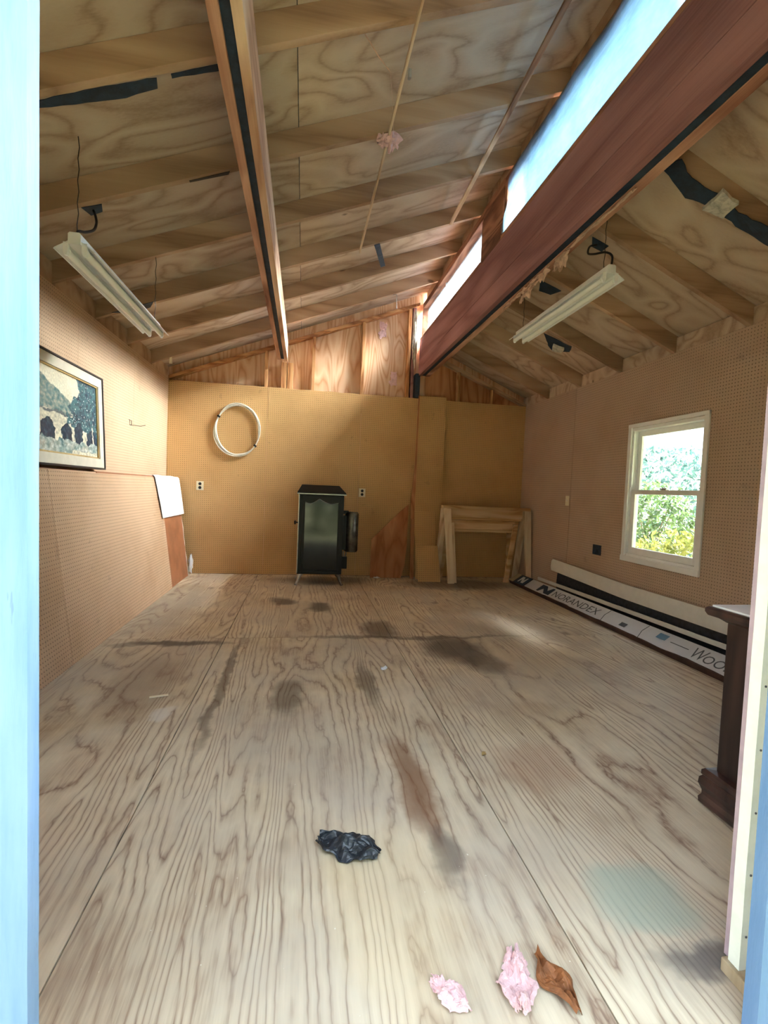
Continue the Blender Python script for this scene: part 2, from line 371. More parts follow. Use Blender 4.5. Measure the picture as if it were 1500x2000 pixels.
# ---------------------------------------------------------------- floor
floor = structure('floor', MB().box(XL - 0.1, XR + 0.1, 0.86, YB + 0.1, -0.10, -0.016), m_card, 'worn weathered plywood floor')
xe = [XL, -0.545, 0.735, 1.96, XR]
for i in range(4):
    for (y0, y1) in ((0.86, 1.26 if False else 3.74), (3.74, YB)):
        tw = 0.0
        make('plywood_sheet', MB().box(xe[i] + 0.002, xe[i + 1] - 0.002, y0 + 0.002, y1 - 0.002, -0.016, 0.0), m_floor, floor, bevel=0.0015)
# ---------------------------------------------------------------- back wall
ext = [(XL - 0.1, -0.4), (XR + 0.1, -0.4), (XR + 0.1, zl(XR + 0.1) + RD), (XB + 0.15, zl(XB + 0.15) + RD), (XB + 0.15, zr(XB + 0.15) + RD), (XL - 0.1, zr(XL - 0.1) + RD)]
wall_back = structure('wall_back', MB().prism([(x, 6.575, z) for x, z in ext], (0, 0.04, 0)), m_gable, 'tan pegboard end wall under bare gable studs')
for x0, x1 in ((XL, XL + 1.22), (XL + 1.22, XL + 2.44), (XL + 2.44, 1.50), (1.885, XR)):
    n = 14
    pts = [(x0 + 0.002, YB, 0.004), (x1 - 0.002, YB, 0.004)]
    for i in range(n + 1):
        t = i / n; jag = 0.010 * fbm(9 * (x0 + t), 3.3) if 0.75 > x0 > -1 else 0.002 * fbm(9 * (x0 + t), 1)
        pts.append((x1 - 0.002 - t * (x1 - x0 - 0.004), YB, ZW + jag))
    make('pegboard_panel', MB().prism(pts, (0, 0.006, 0)), m_peg_b, wall_back)
# inner sheathing panels and studs of the gable
studs = [-0.525, 0.075, 0.725, 1.345, 2.07, 2.55]
edges = [XL - 0.05] + studs[:4] + [1.60]
for a, b in zip(edges[:-1], edges[1:]):
    make('plywood_panel', MB().prism([(a + 0.004, 6.555, 2.30), (b - 0.004, 6.555, 2.30), (b - 0.004, 6.555, zr(b)), (a + 0.004, 6.555, zr(a))], (0, 0.015, 0)), m_gable, wall_back)
edges = [1.61, 2.07, 2.55, XR + 0.05]
for a, b in zip(edges[:-1], edges[1:]):
    make('plywood_panel', MB().prism([(a + 0.004, 6.555, 2.30), (b - 0.004, 6.555, 2.30), (b - 0.004, 6.555, zl(b) + 0.03), (a + 0.004, 6.555, zl(a) + 0.03)], (0, 0.015, 0)), m_offcut, wall_back)
for i, x in enumerate(studs):
    top = zr(x) - 0.04 if i < 4 else zl(x) - 0.03
    make('stud', MB().box(x - 0.02, x + 0.02, 6.467, 6.553, 2.2, top), m_stud, wall_back, bevel=0.002)
make('stud', MB().box(-0.335, -0.265, 6.467, 6.553, 2.2, 2.775), m_stud, wall_back, bevel=0.002)
make('stud', MB().box(-0.255, -0.185, 6.467, 6.553, 2.2, 2.775), m_stud, wall_back, bevel=0.002)
make('stud', MB().box(1.385, 1.425, 6.47, 6.553, 2.2, zr(1.40) - 0.04), m_beam, wall_back, bevel=0.002)
for k_, mm in ((0, m_plate),):
    make('top_plate', MB().prism([(XL, 6.452, zr(XL) - 0.035), (1.47, 6.452, zr(1.47) - 0.035), (1.47, 6.452, zr(1.47) + 0.005), (XL, 6.452, zr(XL) + 0.005)], (0, 0.10, 0)), mm, wall_back, bevel=0.002)
    make('top_plate', MB().prism([(1.62, 6.452, zl(1.62) - 0.04), (XR, 6.452, zl(XR) - 0.01), (XR, 6.452, zl(XR) + 0.02), (1.62, 6.452, zl(1.62) + 0.02)], (0, 0.10, 0)), m_rafter, wall_back, bevel=0.002)
# pegboard-clad post under the beam
post = structure('trim_1', MB().box(1.505, 1.88, 6.40, 6.458, 0.0, 2.47), m_peg_b, 'narrow pegboard cladding of the post under the ridge beam')
make('edge_strip', MB().prism([(1.485, 6.385, 0), (1.505, 6.385, 0), (1.503, 6.385, 1.0), (1.505, 6.385, 1.45), (1.505, 6.385, 2.47), (1.49, 6.385, 2.47), (1.478, 6.385, 1.5), (1.445, 6.385, 1.05)], (0, 0.012, 0)), m_offcut, post)
make('edge_strip', MB().box(1.44, 1.50, 6.40, 6.55, 2.44, 2.76), m_slate, post)
# ---------------------------------------------------------------- side walls
wall_left = structure('wall_left', MB().box(XL - 0.10, XL - 0.06, 0.88, 6.575, -0.4, zr(XL) + 0.10), m_gable, 'pegboard side wall with the framed picture')
ys = [0.99, 1.58, 2.80, 4.02, 5.24, YB]
for a, b in zip(ys[:-1], ys[1:]):
    make('pegboard_panel', MB().box(XL - 0.006, XL, a + 0.0015, b - 0.0015, 0.004, 2.455), m_peg_l, wall_left)
WY0, WY1, WZ0, WZ1 = 3.30, 4.17, 0.64, 1.86      # opening of the right-hand window
def holed(x0, x1, y0, y1, z0, z1):
    mb = MB()
    mb.box(x0, x1, y0, WY0, z0, z1).box(x0, x1, WY1, y1, z0, z1).box(x0, x1, WY0, WY1, z0, WZ0).box(x0, x1, WY0, WY1, WZ1, z1); return mb
wall_right = structure('wall_right', holed(XR + 0.06, XR + 0.10, 0.88, 6.575, -0.4, zl(XR) + 0.12), m_gable, 'pegboard side wall with the double-hung window')
make('pegboard_panel', MB().box(XR - 0.004, XR + 0.006, 5.175, YB, 0.004, ZW), m_peg_r, wall_right)
make('pegboard_panel', holed(XR, XR + 0.006, 2.732, 5.172, 0.004, ZW), m_peg_r, wall_right)
make('pegboard_panel', MB().box(XR, XR + 0.006, 0.99, 2.729, 0.004, ZW), m_peg_r, wall_right)
# ---------------------------------------------------------------- front wall with the doorway
OX0, OX1, OZ = -0.535, 1.115, 2.42
YE = 0.88
zt = lambda x: (zr(x) if x < XB else zl(x)) + 0.10
mb = MB()
mb.prism([(XL - 0.1, YE, -0.4), (OX0, YE, -0.4), (OX0, YE, zt(OX0)), (XL - 0.1, YE, zt(XL - 0.1))], (0, 0.11, 0))
mb.prism([(OX1, YE, -0.4), (XR + 0.1, YE, -0.4), (XR + 0.1, YE, zt(XR + .1)), (XB + 0.12, YE, zt(XB + 0.12)), (XB + 0.12, YE, zr(XB) + 0.10), (OX1, YE, zt(OX1))], (0, 0.11, 0))
mb.prism([(OX0, YE, OZ), (OX1, YE, OZ), (OX1, YE, zt(OX1)), (OX0, YE, zt(OX0))], (0, 0.11, 0))
wall_front = structure('wall_front', mb, m_gable, 'front wall around the open doorway')
def ragged_board(x0, x1, y0, y1, z0, z1, nz=40, amp=0.0015, seed=0, sh=0.0):
    mb = MB()
    rings = []
    for i in range(nz + 1):
        z = z0 + (z1 - z0) * i / nz; a = amp * fbm(z * 5, seed) - sh * z; b = amp * fbm(z * 5, seed + 9) - sh * z
        rings.append([(x0 + a, y0, z), (x1 + b, y0, z), (x1 + b, y1, z), (x0 + a, y1, z)])
    vs = [v for r in rings for v in r]; fs = [[3, 2, 1, 0], [nz * 4 + j for j in range(4)]]
    for i in range(nz):
        for j in range(4): fs.append([i * 4 + j, i * 4 + (j + 1) % 4, i * 4 + 4 + (j + 1) % 4, i * 4 + 4 + j])
    return mb.add(vs, fs)
structure('trim_2', ragged_board(-0.72, -0.4170, 0.84, 0.875, -0.4, 2.6, seed=1, sh=0.0098), m_blue, 'weathered light blue door casing board, hinge side')
t3 = structure('trim_3', ragged_board(1.012, 1.30, 0.84, 0.875, -0.4, 2.6, seed=5), m_blue, 'weathered light blue door casing board, latch side')
# door jamb on the latch side: stop strip with nails, bare wood, lilac edge
m_lilac = plain('lilac_edge', S(176, 156, 168), 0.7, var=0.2)
m_strip = plain('white_strip', S(238, 244, 236), 0.5, var=0.08, sc=20)
m_bare = wood('bare_jamb', S(204, 188, 160), S(178, 158, 128), S(130, 110, 90), 'z', 3, 0.2, 0.2)
door = structure('door_1', MB().box(1.112, 1.122, 0.885, 0.995, 0.035, OZ), m_bare, 'door jamb with nailed white stop strip')
stp = make('stop_strip', ragged_board(1.085, 1.111, 0.955, 0.985, 0.035, OZ, seed=3), m_strip, door)
make('jamb_edge', MB().box(1.095, 1.125, 0.990, 1.006, 0.03, OZ), m_lilac, door)
for i in range(13):
    z = 0.12 + i * 0.155
    make('nail', MB().tube([(1.098, 0.9565, z), (1.098, 0.9535, z)], 0.0028, 8), m_grey_ink, stp)
make('sill_block', MB().box(1.075, 1.14, 0.90, 0.995, 0.0, 0.034), m_bare, door, bevel=0.003)
structure('trim_4', MB().box(OX0, OX1 + 0.02, 0.80, 0.862, -0.06, -0.001), m_bare, 'worn wooden door sill board', bevel=0.003)
# ---------------------------------------------------------------- ceiling: high roof and low roof
ceiling = structure('ceiling', None, None, 'open rafters and bare plywood roof deck')
YB2 = 6.62
XH = XB + 0.30
yb = [0.25, 1.54, 2.98, 4.39, 5.83, YB2]  # front eave extended out of view to cut sky light through the door
for y0, y1 in zip(yb[:-1], yb[1:]):
    for x0, x1 in ((-2.1, -0.10), (-0.10, XH)):
        a, b = x0 + 0.002, x1 - 0.002
        make('plywood_panel', MB().prism([(a, y0 + 0.002, zr(a) + RD), (b, y0 + 0.002, zr(b) + RD), (b, y0 + 0.002, zr(b) + RD + 0.014), (a, y0 + 0.002, zr(a) + RD + 0.014)], (0, y1 - y0 - 0.004, 0)), m_roof_ply, ceiling)
    a, b = XB + 0.13, XR + 0.45
    make('plywood_panel', MB().prism([(a, y0 + 0.002, zl(a) + RD), (b, y0 + 0.002, zl(b) + RD), (b, y0 + 0.002, zl(b) + RD + 0.014), (a, y0 + 0.002, zl(a) + RD + 0.014)], (0, y1 - y0 - 0.004, 0)), m_roof_ply, ceiling)
for (a, b, fz) in ((-2.12, XH + 0.01, zr), (XB + 0.14, XR + 0.47, zl)):
    make('roof_covering', MB().prism([(a, 0.24, fz(a) + RD + 0.016), (b, 0.24, fz(b) + RD + 0.016), (b, 0.24, fz(b) + RD + 0.03), (a, 0.24, fz(a) + RD + 0.03)], (0, YB2 - 0.23, 0)), m_slate, ceiling)
for y in RAFT:
    a, b = -2.05, XH - 0.02
    make('rafter', MB().prism([(a, y, zr(a)), (b, y, zr(b)), (b, y, zr(b) + RD - 0.001), (a, y, zr(a) + RD - 0.001)], (0, 0.04, 0)), m_rafter, ceiling, bevel=0.002)
    a, b = XB + 0.20, XR + 0.40
    y2 = y + (0.03 if y > 2.5 else 0.14)
    make('rafter', MB().prism([(a, y2, zl(a)), (b, y2, zl(b)), (b, y2, zl(b) + RD - 0.001), (a, y2, zl(a) + RD - 0.001)], (0, 0.04, 0)), m_rafter, ceiling, bevel=0.002)
# blocking between rafters over the side walls and the clerestory
ye = [0.99] + [y for y in RAFT] + [6.55]
for i in range(len(ye) - 1):
    y0, y1 = ye[i] + 0.041, ye[i + 1] - 0.001
    make('blocking', MB().box(XL - 0.055, XL - 0.015, y0, y1, 2.456, zr(XL - 0.05) + RD - 0.006), m_rafter, ceiling)
    make('blocking', MB().box(XR + 0.01, XR + 0.05, y0 + 0.03, y1 + 0.028, ZW + 0.005, zl(XR + 0.04) + RD - 0.005), m_roof_ply, ceiling)
    make('blocking', MB().box(XB + 0.10, XB + 0.13, y0, y1, zr(XB) - 0.04, zr(XB + 0.10) + RD + 0.012), m_rafter, ceiling)
# ---------------------------------------------------------------- beams
beam = thing('roof_beam', 'heavy reddish double beam under the long clerestory windows', 'beam', (XB + 0.08, 0.99, 2.734))
make('board', MB().box(XB, XB + 0.045, 0.99, 6.44, 2.734, 2.905), m_beam, beam, bevel=0.003)
make('board', MB().box(XB + 0.002, XB + 0.047, 0.99, 6.44, 2.911, 3.205), m_beam, beam, bevel=0.003)
make('board', MB().box(XB + 0.095, XB + 0.155, 0.99, 6.44, 2.738, 3.205), m_purlin, beam, bevel=0.003)
make('gap_shade', MB().box(XB + 0.048, XB + 0.094, 0.995, 6.43, 2.742, 3.20), m_slate, beam)  # dark strip drawn as the shade in the gap between the beam boards
pur = thing('purlin', 'paired dark purlin hanging beneath the rafters, brightly lit edge', 'beam', (-0.32, 0.99, 2.78))
make('board', MB().box(-0.300, -0.258, 0.99, 6.44, 2.78, zr(-0.30) - 0.004), m_lit_edge, pur, bevel=0.003)
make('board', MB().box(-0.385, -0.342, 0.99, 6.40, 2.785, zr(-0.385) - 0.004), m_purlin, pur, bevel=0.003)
make('gap_shade', MB().box(-0.341, -0.301, 0.995, 6.40, 2.80, zr(-0.34) - 0.006), m_slate, pur)  # dark strip drawn as the shade between the two purlin boards
# ---------------------------------------------------------------- clerestory
m_sashwood = wood('sash_wood', S(168, 122, 96), S(132, 90, 70), S(84, 54, 44), 'y', 3, 0.2, 0.2)
def clerestory(name, label, y0, y1, mull):
    zt_ = zr(XB) - 0.05
    w = structure(name, None, None, label)
    make('window_sill', MB().box(XB + 0.0, XB + 0.17, y0, y1, 3.2055, 3.235), m_sashwood, w, bevel=0.002)
    make('window_head', MB().box(XB + 0.02, XB + 0.14, y0, y1, zt_ - 0.05, zt_ + 0.02), m_sashwood, w, bevel=0.002)
    make('window_jamb', MB().box(XB + 0.02, XB + 0.14, y0, y0 + 0.045, 3.2355, zt_ - 0.0505), m_sashwood, w)
    make('window_jamb', MB().box(XB + 0.02, XB + 0.14, y1 - 0.045, y1, 3.2355, zt_ - 0.0505), m_sashwood, w)
    ys_ = [y0 + 0.046] + mull + [y1 - 0.046]
    for m in mull: make('mullion', MB().box(XB + 0.075, XB + 0.095, m - 0.007, m + 0.007, 3.236, zt_ - 0.051), m_white, w)
    for a, b in zip(ys_[:-1], ys_[1:]):
        make('pane', MB().box(XB + 0.083, XB + 0.087, a + 0.008, b - 0.008, 3.236, zt_ - 0.051), m_dirtyglass, w)
    return w
clerestory('window_2', 'far clerestory window above the beam', 4.19, 6.42, [5.55])
w3 = clerestory('window_3', 'near clerestory window behind cloudy plastic', 0.995, 3.74, [3.30, 1.9])
make('post', MB().box(XB + 0.01, XB + 0.14, 3.745, 4.185, 3.206, zr(XB) - 0.03), m_sashwood, w3, bevel=0.003)
def film(u, v):
    y = 0.75 + 0.30 + u * (2.66 - 0.06 * 0 + 0.04 * math.sin(9 * v)); z = 3.215 + v * 0.46
    x = XB + 0.012 - 0.05 * math.sin(math.pi * v) * (0.5 + 0.5 * math.sin(3 * u + 0.6)) + 0.012 * fbm(3 * u * 3, 3 * v)
    if u > 0.85: y -= (u - 0.85) * 0.9 * (v ** 1.5)
    return (x, y, z)
single('plastic_sheet', MB().sheet(film, 60, 14, 0.0008), m_film, 'cloudy plastic sheeting over the near clerestory window', 'plastic sheet', (XB, 2.3, 3.215), smooth=True)
# ---------------------------------------------------------------- window in the right-hand wall
win = structure('window_1', None, None, 'white double-hung window in the pegboard wall')
X = XR
mk = lambda n, b, p=win, m=None, bv=0.003: make(n, b, m or m_white, p, bevel=bv)
mk('casing', MB().box(X - 0.016, X - 0.0005, WY0 - 0.035, WY0 + 0.012, WZ0 - 0.0, WZ1 + 0.033))
mk('casing', MB().box(X - 0.016, X - 0.0005, WY1 - 0.012, WY1 + 0.030, WZ0 - 0.0, WZ1 + 0.033))
mk('casing', MB().box(X - 0.018, X - 0.0005, WY0 - 0.035, WY1 + 0.030, WZ1 + 0.000, WZ1 + 0.034))
mk('window_sill', MB().box(X - 0.022, X - 0.0005, WY0 - 0.036, WY1 + 0.032, WZ0 - 0.045, WZ0 + 0.008))
for a, b in ((WY0 + 0.001, WY0 + 0.022), (WY1 - 0.022, WY1 - 0.001)):
    mk('jamb_liner', MB().box(X, X + 0.10, a, b, WZ0 + 0.01, WZ1 - 0.001), bv=0.002)
mk('head_liner', MB().box(X, X + 0.10, WY0 + 0.023, WY1 - 0.023, WZ1 - 0.03, WZ1 - 0.001), bv=0.002)
mk('sill_liner', MB().box(X, X + 0.10, WY0 + 0.023, WY1 - 0.023, WZ0 + 0.001, WZ0 + 0.03), bv=0.002)
def sash(name, x0, x1, z0, z1, tr, br, st):
    y0, y1 = WY0 + 0.024, WY1 - 0.024
    mb = MB().box(x0, x1, y0, y0 + st, z0, z1).box(x0, x1, y1 - st, y1, z0, z1).box(x0, x1, y0 + st, y1 - st, z0, z0 + br).box(x0, x1, y0 + st, y1 - st, z1 - tr, z1)
    s = make(name, mb, m_white, win, bevel=0.003)
    make('pane', MB().box((x0 + x1) / 2 - 0.002, (x0 + x1) / 2 + 0.002, y0 + st, y1 - st, z0 + br, z1 - tr), m_pane, s)
    return s
sash('upper_sash', X + 0.060, X + 0.085, 1.235, WZ1 - 0.031, 0.05, 0.035, 0.045)
ls = sash('lower_sash', X + 0.020, X + 0.048, WZ0 + 0.031, 1.275, 0.042, 0.06, 0.048)
make('sash_lock', MB().box(X + 0.012, X + 0.045, 3.70, 3.77, 1.2755, 1.29).box(X + 0.0, X + 0.03, 3.72, 3.735, 1.29, 1.298), m_steel, ls, bevel=0.002)
for o_ in [mk('track', MB().box(X + 0.004, X + 0.014, WY1 - 0.031, WY1 - 0.0225, 1.30, WZ1 - 0.032), bv=0.001), mk('track', MB().box(X + 0.050, X + 0.057, WY1 - 0.031, WY1 - 0.0225, WZ0 + 0.032, WZ1 - 0.032), bv=0.001)]: pass
# ---------------------------------------------------------------- greenery outside
def leaf_mat(name, a, b):
    k = NT(name); r = k.n.new('ShaderNodeNewGeometry')
    col = k.mix(r.outputs['Random Per Island'], a, b)
    k.fin(col, 0.5); tl = k.n.new('ShaderNodeBsdfTranslucent'); k.l.new(col, tl.inputs[0])
    mx = k.n.new('ShaderNodeMixShader'); mx.inputs[0].default_value = 0.35; k.l.new(k.b.outputs[0], mx.inputs[1]); k.l.new(tl.outputs[0], mx.inputs[2]); k.l.new(mx.outputs[0], k.out.inputs[0]); return k.m
m_lf1 = leaf_mat('leaf_bluegreen', S(38, 64, 62), S(84, 112, 102)); m_lf2 = leaf_mat('leaf_yellowgreen', S(80, 92, 40), S(146, 146, 76)); m_lf3 = leaf_mat('leaf_green', S(46, 66, 40), S(96, 116, 70))
m_bark = plain('bark', S(140, 126, 110), 0.9, var=0.4, sc=20, bump=0.5)
def foliage(mb, c, r, n, size):
    for _ in range(n):
        while True:
            d = Vector((random.uniform(-1, 1), random.uniform(-1, 1), random.uniform(-1, 1)))
            if 0.3 < d.length < 1 and random.random() < d.length ** 2: break
        d *= 1 + 0.25 * fbm(d.x * 3, d.y * 3, d.z * 3 + c[0])
        p = Vector((c[0] + d.x * r[0], c[1] + d.y * r[1], c[2] + d.z * r[2]))
        a = Vector((random.uniform(-1, 1), random.uniform(-1, 1), random.uniform(-1, 1))).normalized()
        b = a.cross(Vector((random.uniform(-1, 1), random.uniform(-1, 1), random.uniform(-1, 1)))).normalized()
        s = size * random.uniform(0.6, 1.3); w = a.cross(b) * (0.12 * s)
        mb.add([p - a * s, p - b * (s * 0.42) + w, p + a * s, p + b * (s * 0.42) + w], [(0, 1, 2), (0, 2, 3)])
def shrub(name, label, cat, c, r, n, size, mat, group=None):
    t = thing(name, label, cat, (c[0], c[1], -0.42), group)
    mb = MB(); foliage(mb, c, r, n, size)
    f = make('foliage', mb, mat, t); f['kind'] = 'stuff'
    st = MB()
    for i in range(5):
        a = 2 * math.pi * i / 5 + c[0]; e = (c[0] + 0.55 * r[0] * math.cos(a), c[1] + 0.55 * r[1] * math.sin(a), c[2] + 0.45 * r[2])
        st.tube([(c[0] + 0.05 * math.cos(a), c[1] + 0.05 * math.sin(a), -0.43), ((c[0] * 2 + e[0]) / 3, (c[1] * 2 + e[1]) / 3, c[2] - 0.3 * r[2]), e], [0.03, 0.022, 0.008], 6)
    make('branches', st, m_bark, t, smooth=True)
    return t
shrub('shrub', 'tall blue-green bush filling the upper window pane', 'shrub', (10.2, 12.2, 1.2), (1.7, 2.3, 1.6), 5000, 0.085, m_lf1)
shrub('shrub', 'yellow-green bush close outside the lower window pane', 'shrub', (5.6, 6.3, 0.12), (0.6, 0.8, 0.62), 3000, 0.055, m_lf2)
shrub('shrub', 'pale green branching shrub behind the lower window pane', 'shrub', (7.1, 8.9, 0.65), (0.7, 1.0, 0.9), 3500, 0.06, m_lf3)
shrub('shrub', 'dense blue-green bush beyond the window, nearer the doorway', 'shrub', (9.2, 7.4, 1.0), (1.1, 1.5, 1.4), 3500, 0.085, m_lf1)
shrub('tree', 'unseen broad green tree added to shade the window wall', 'tree', (6.4, 3.9, 2.9), (1.5, 2.4, 2.4), 11000, 0.15, m_lf3)  # added out of view to keep the sun off the window
shrub('tree', 'unseen round green tree added to shade the doorway', 'tree', (5.0, -0.4, 3.2), (1.6, 1.8, 3.1), 8000, 0.17, m_lf3)  # added out of view to keep the sun off the door casing
hb = MB()  # foliage row added behind the camera to hold back low sky light
for i in range(9):
    foliage(hb, (-8 + i * 2.2, -5.2 + 0.5 * math.sin(i * 2.1), 2.3), (1.5, 1.2, 2.9), 1500, 0.22)
hg = make('added_hedge', hb, m_lf3); hg['kind'] = 'stuff'; hg['label'] = 'unseen leafy row added across the lawn to block sky light'; hg['category'] = 'added_hedge'
# ---------------------------------------------------------------- fluorescent fixtures
def fixture(label, x, z, y0, y1, hang, cord, patch):
    t = thing('fluorescent_light', label, 'ceiling light', (x, (y0 + y1) / 2, z), 'hanging twin-tube shop lights')
    make('housing', MB().prism([(x - 0.028, y0, z + 0.028), (x + 0.028, y0, z + 0.028), (x + 0.028, y0, z + 0.075), (x + 0.02, y0, z + 0.083), (x - 0.02, y0, z + 0.083), (x - 0.028, y0, z + 0.075)], (0, y1 - y0, 0)), m_white, t, bevel=0.002)
    mb = MB()
    for s in (-1, 1):
        mb.prism([(x + s * 0.028, y0 + 0.004, z + 0.040), (x + s * 0.082, y0 + 0.004, z + 0.004), (x + s * 0.082, y0 + 0.004, z + 0.0015), (x + s * 0.090, y0 + 0.004, z + 0.0015), (x + s * 0.085, y0 + 0.004, z + 0.008), (x + s * 0.028, y0 + 0.004, z + 0.044)], (0, y1 - y0 - 0.008, 0))
    make('reflector', mb, m_white, t)
    for s in (-1, 1):
        make('tube', MB().tube([(x + s * 0.040, y0 + 0.025, z), (x + s * 0.040, y1 - 0.025, z)], 0.0165, 14), m_tube, t, smooth=True)
        for yy in (y0 + 0.008, y1 - 0.024):
            make('lamp_holder', MB().prism([(x + s * 0.040 - 0.012, yy, z + 0.040), (x + s * 0.040 + 0.012, yy, z + 0.040), (x + s * 0.040 + 0.012, yy, z - 0.006), (x + s * 0.040 + 0.006, yy, z - 0.020), (x + s * 0.040 - 0.006, yy, z - 0.020), (x + s * 0.040 - 0.012, yy, z - 0.006)], (0, 0.016, 0)), m_white, t, bevel=0.002)
    for yy, zz in hang:
        make('hanging_chain', MB().tube([(x, yy, z + 0.083)] + [(x + 0.003 * (-1) ** i, yy + 0.002, z + 0.083 + (zz - z - 0.083) * i / 9) for i in range(1, 10)], 0.0022, 5), m_frame_dark, t)
    make('power_cord', MB().tube(cord, 0.0065, 8), m_black, t, smooth=True)
    return t
def curve(P, n=6):
    P = [Vector(p) for p in P]; out = []
    for i in range(len(P) - 1):
        a, b, c, d = P[max(i - 1, 0)], P[i], P[i + 1], P[min(i + 2, len(P) - 1)]
        for j in range(n):
            t = j / n; out.append(0.5 * ((2 * b) + (c - a) * t + (2 * a - 5 * b + 4 * c - d) * t * t + (3 * b - a - 3 * c + d) * t ** 3))
    return out + [P[-1]]
lx = -1.075
fixture('white twin-tube light hanging above the framed picture', lx, 2.205, 2.47, 3.72, [(2.50, zr(lx)), (3.68, zr(lx) + 0.0)],
        curve([(lx + 0.005, 2.485, 2.270), (lx + 0.0, 2.51, 2.31), (-1.098, 2.64, 2.37), (-1.125, 2.80, 2.46), (-1.165, 2.93, 2.56), (-1.20, 3.0, 2.635), (-1.215, 3.015, zr(-1.215) - 0.014)]), None)
rx = 1.77
fixture('white twin-tube light hanging below the low roof', rx, 2.49, 2.68, 3.94, [(2.76, zl(rx)), (3.86, zl(rx))],
        curve([(rx + 0.005, 2.70, 2.56), (rx + 0.01, 2.70, 2.63), (rx - 0.01, 2.74, 2.67), (rx - 0.015, 2.85, 2.71), (rx + 0.02, 2.98, 2.78), (1.86, 3.08, 2.88), (1.935, 3.12, zl(1.935) - 0.014)]), None)
# ---------------------------------------------------------------- scraps on the roof underside
def scrap(name, pts, th, mat, label, cat, amp=0.006):
    P = []
    n = len(pts)
    for i in range(n):
        a = Vector(pts[i]); b = Vector(pts[(i + 1) % n]); m = max(2, int((b - a).length / 0.04))
        for j in range(m):
            p = a.lerp(b, j / m); q = amp * fbm(p.x * 30, p.y * 30, i); P.append(p + Vector((q, amp * fbm(p.y * 30, p.x * 30, 3), 0)))
    c = sum(P, Vector()) / len(P)
    return single(name, MB().prism(P, (0, 0, -th)), mat, label, cat, tuple(c))
on_r = lambda x, y, d=0.0: (x, y, zr(x) + d)
on_l = lambda x, y, d=0.0: (x, y, zl(x) + d)
scrap('tar_paper_scrap', [on_r(-1.15, 2.272), on_r(-0.80, 2.272), on_r(-0.68, 2.275), on_r(-0.69, 2.33), on_r(-0.82, 2.345), on_r(-0.97, 2.33), on_r(-1.15, 2.31)], 0.004, m_slate, 'long dark torn strip beside a rafter left of the purlin', 'scrap')
scrap('tar_paper_scrap', [on_r(-0.62, 2.273), on_r(-0.40, 2.273), on_r(-0.40, 2.305), on_r(-0.62, 2.295)], 0.004, m_slate, 'short dark strip on a rafter touching the purlin', 'scrap')
scrap('tar_paper_scrap', [on_r(-1.265, 2.985, -0.001), on_r(-1.165, 2.995, -0.001), on_r(-1.185, 3.06, -0.001), on_r(-1.25, 3.07, -0.001)], 0.003, m_slate, 'small dark patch where the left light cord enters the roof', 'scrap', 0.002)
scrap('tar_paper_scrap', [on_r(-1.60, 4.34, -0.001), on_r(-1.28, 4.34, -0.001), on_r(-1.33, 4.43, -0.001), on_r(-1.46, 4.46, -0.001)], 0.003, m_slate, 'dark triangular tear behind the far end of the left light', 'scrap', 0.003)
scrap('tar_paper_scrap', [on_r(-0.70, 2.97, -0.001), on_r(-0.48, 2.97, -0.001), on_r(-0.49, 2.995, -0.001), on_r(-0.70, 2.985, -0.001)], 0.003, m_frame_dark, 'thin dark sliver under a rafter near the purlin', 'scrap', 0.002)
scrap('tar_paper_scrap', [on_r(0.55, 4.38, -0.002), on_r(0.60, 4.38, -0.002), on_r(0.735, 4.90, -0.002), on_r(0.69, 4.90, -0.002)], 0.004, m_slate, 'narrow dark strip between rafters beside the lath end', 'scrap', 0.002)
scrap('tar_paper_scrap', [on_l(1.88, 3.09, -0.002), on_l(2.0, 3.08, -0.002), on_l(2.0, 3.16, -0.002), on_l(1.93, 3.17, -0.002)], 0.003, m_slate, 'small dark patch where the right light cord enters the roof', 'scrap', 0.002)
scrap('tar_paper_scrap', [on_l(1.87, 3.80, 0.0), on_l(2.05, 3.78, 0.0), on_l(2.02, 3.90, 0.0), on_l(1.93, 3.94, 0.0)], 0.004, m_slate, 'dark blue patch between the ridge beam and the right light', 'scrap', 0.003)
scrap('tar_paper_scrap', [on_l(2.28, 4.50, 0), on_l(2.56, 4.45, 0), on_l(2.60, 4.56, 0), on_l(2.50, 4.72, 0), on_l(2.42, 4.66, 0)], 0.004, m_slate, 'ragged dark hole below the far end of the right light', 'scrap', 0.012)
scrap('insulation_tuft', [on_l(2.42, 4.56, -0.012), on_l(2.52, 4.52, -0.012), on_l(2.54, 4.60, -0.012), on_l(2.47, 4.68, -0.012)], 0.02, m_foam, 'grey fluff in the ragged hole behind the right light', 'insulation', 0.014)
scrap('tar_paper_scrap', [on_l(1.83, 2.393, -0.002), on_l(1.88, 2.30, -0.002), on_l(1.99, 2.36, -0.002), on_l(2.16, 2.34, -0.002), on_l(2.30, 2.36, -0.002), on_l(2.46, 2.33, -0.002), on_l(2.75, 2.34, -0.002), on_l(2.75, 2.43, -0.002), on_l(2.55, 2.42, -0.002), on_l(2.36, 2.44, -0.002), on_l(2.2, 2.42, -0.002), on_l(2.05, 2.47, -0.002)], 0.004, m_slate, 'long ragged dark tear across the low roof', 'scrap', 0.012)
scrap('insulation_tuft', [on_l(2.13, 2.31, -0.008), on_l(2.24, 2.30, -0.008), on_l(2.26, 2.43, -0.008), on_l(2.15, 2.44, -0.008)], 0.02, m_foam, 'pale fluff bridging the ragged dark tear', 'insulation', 0.02)
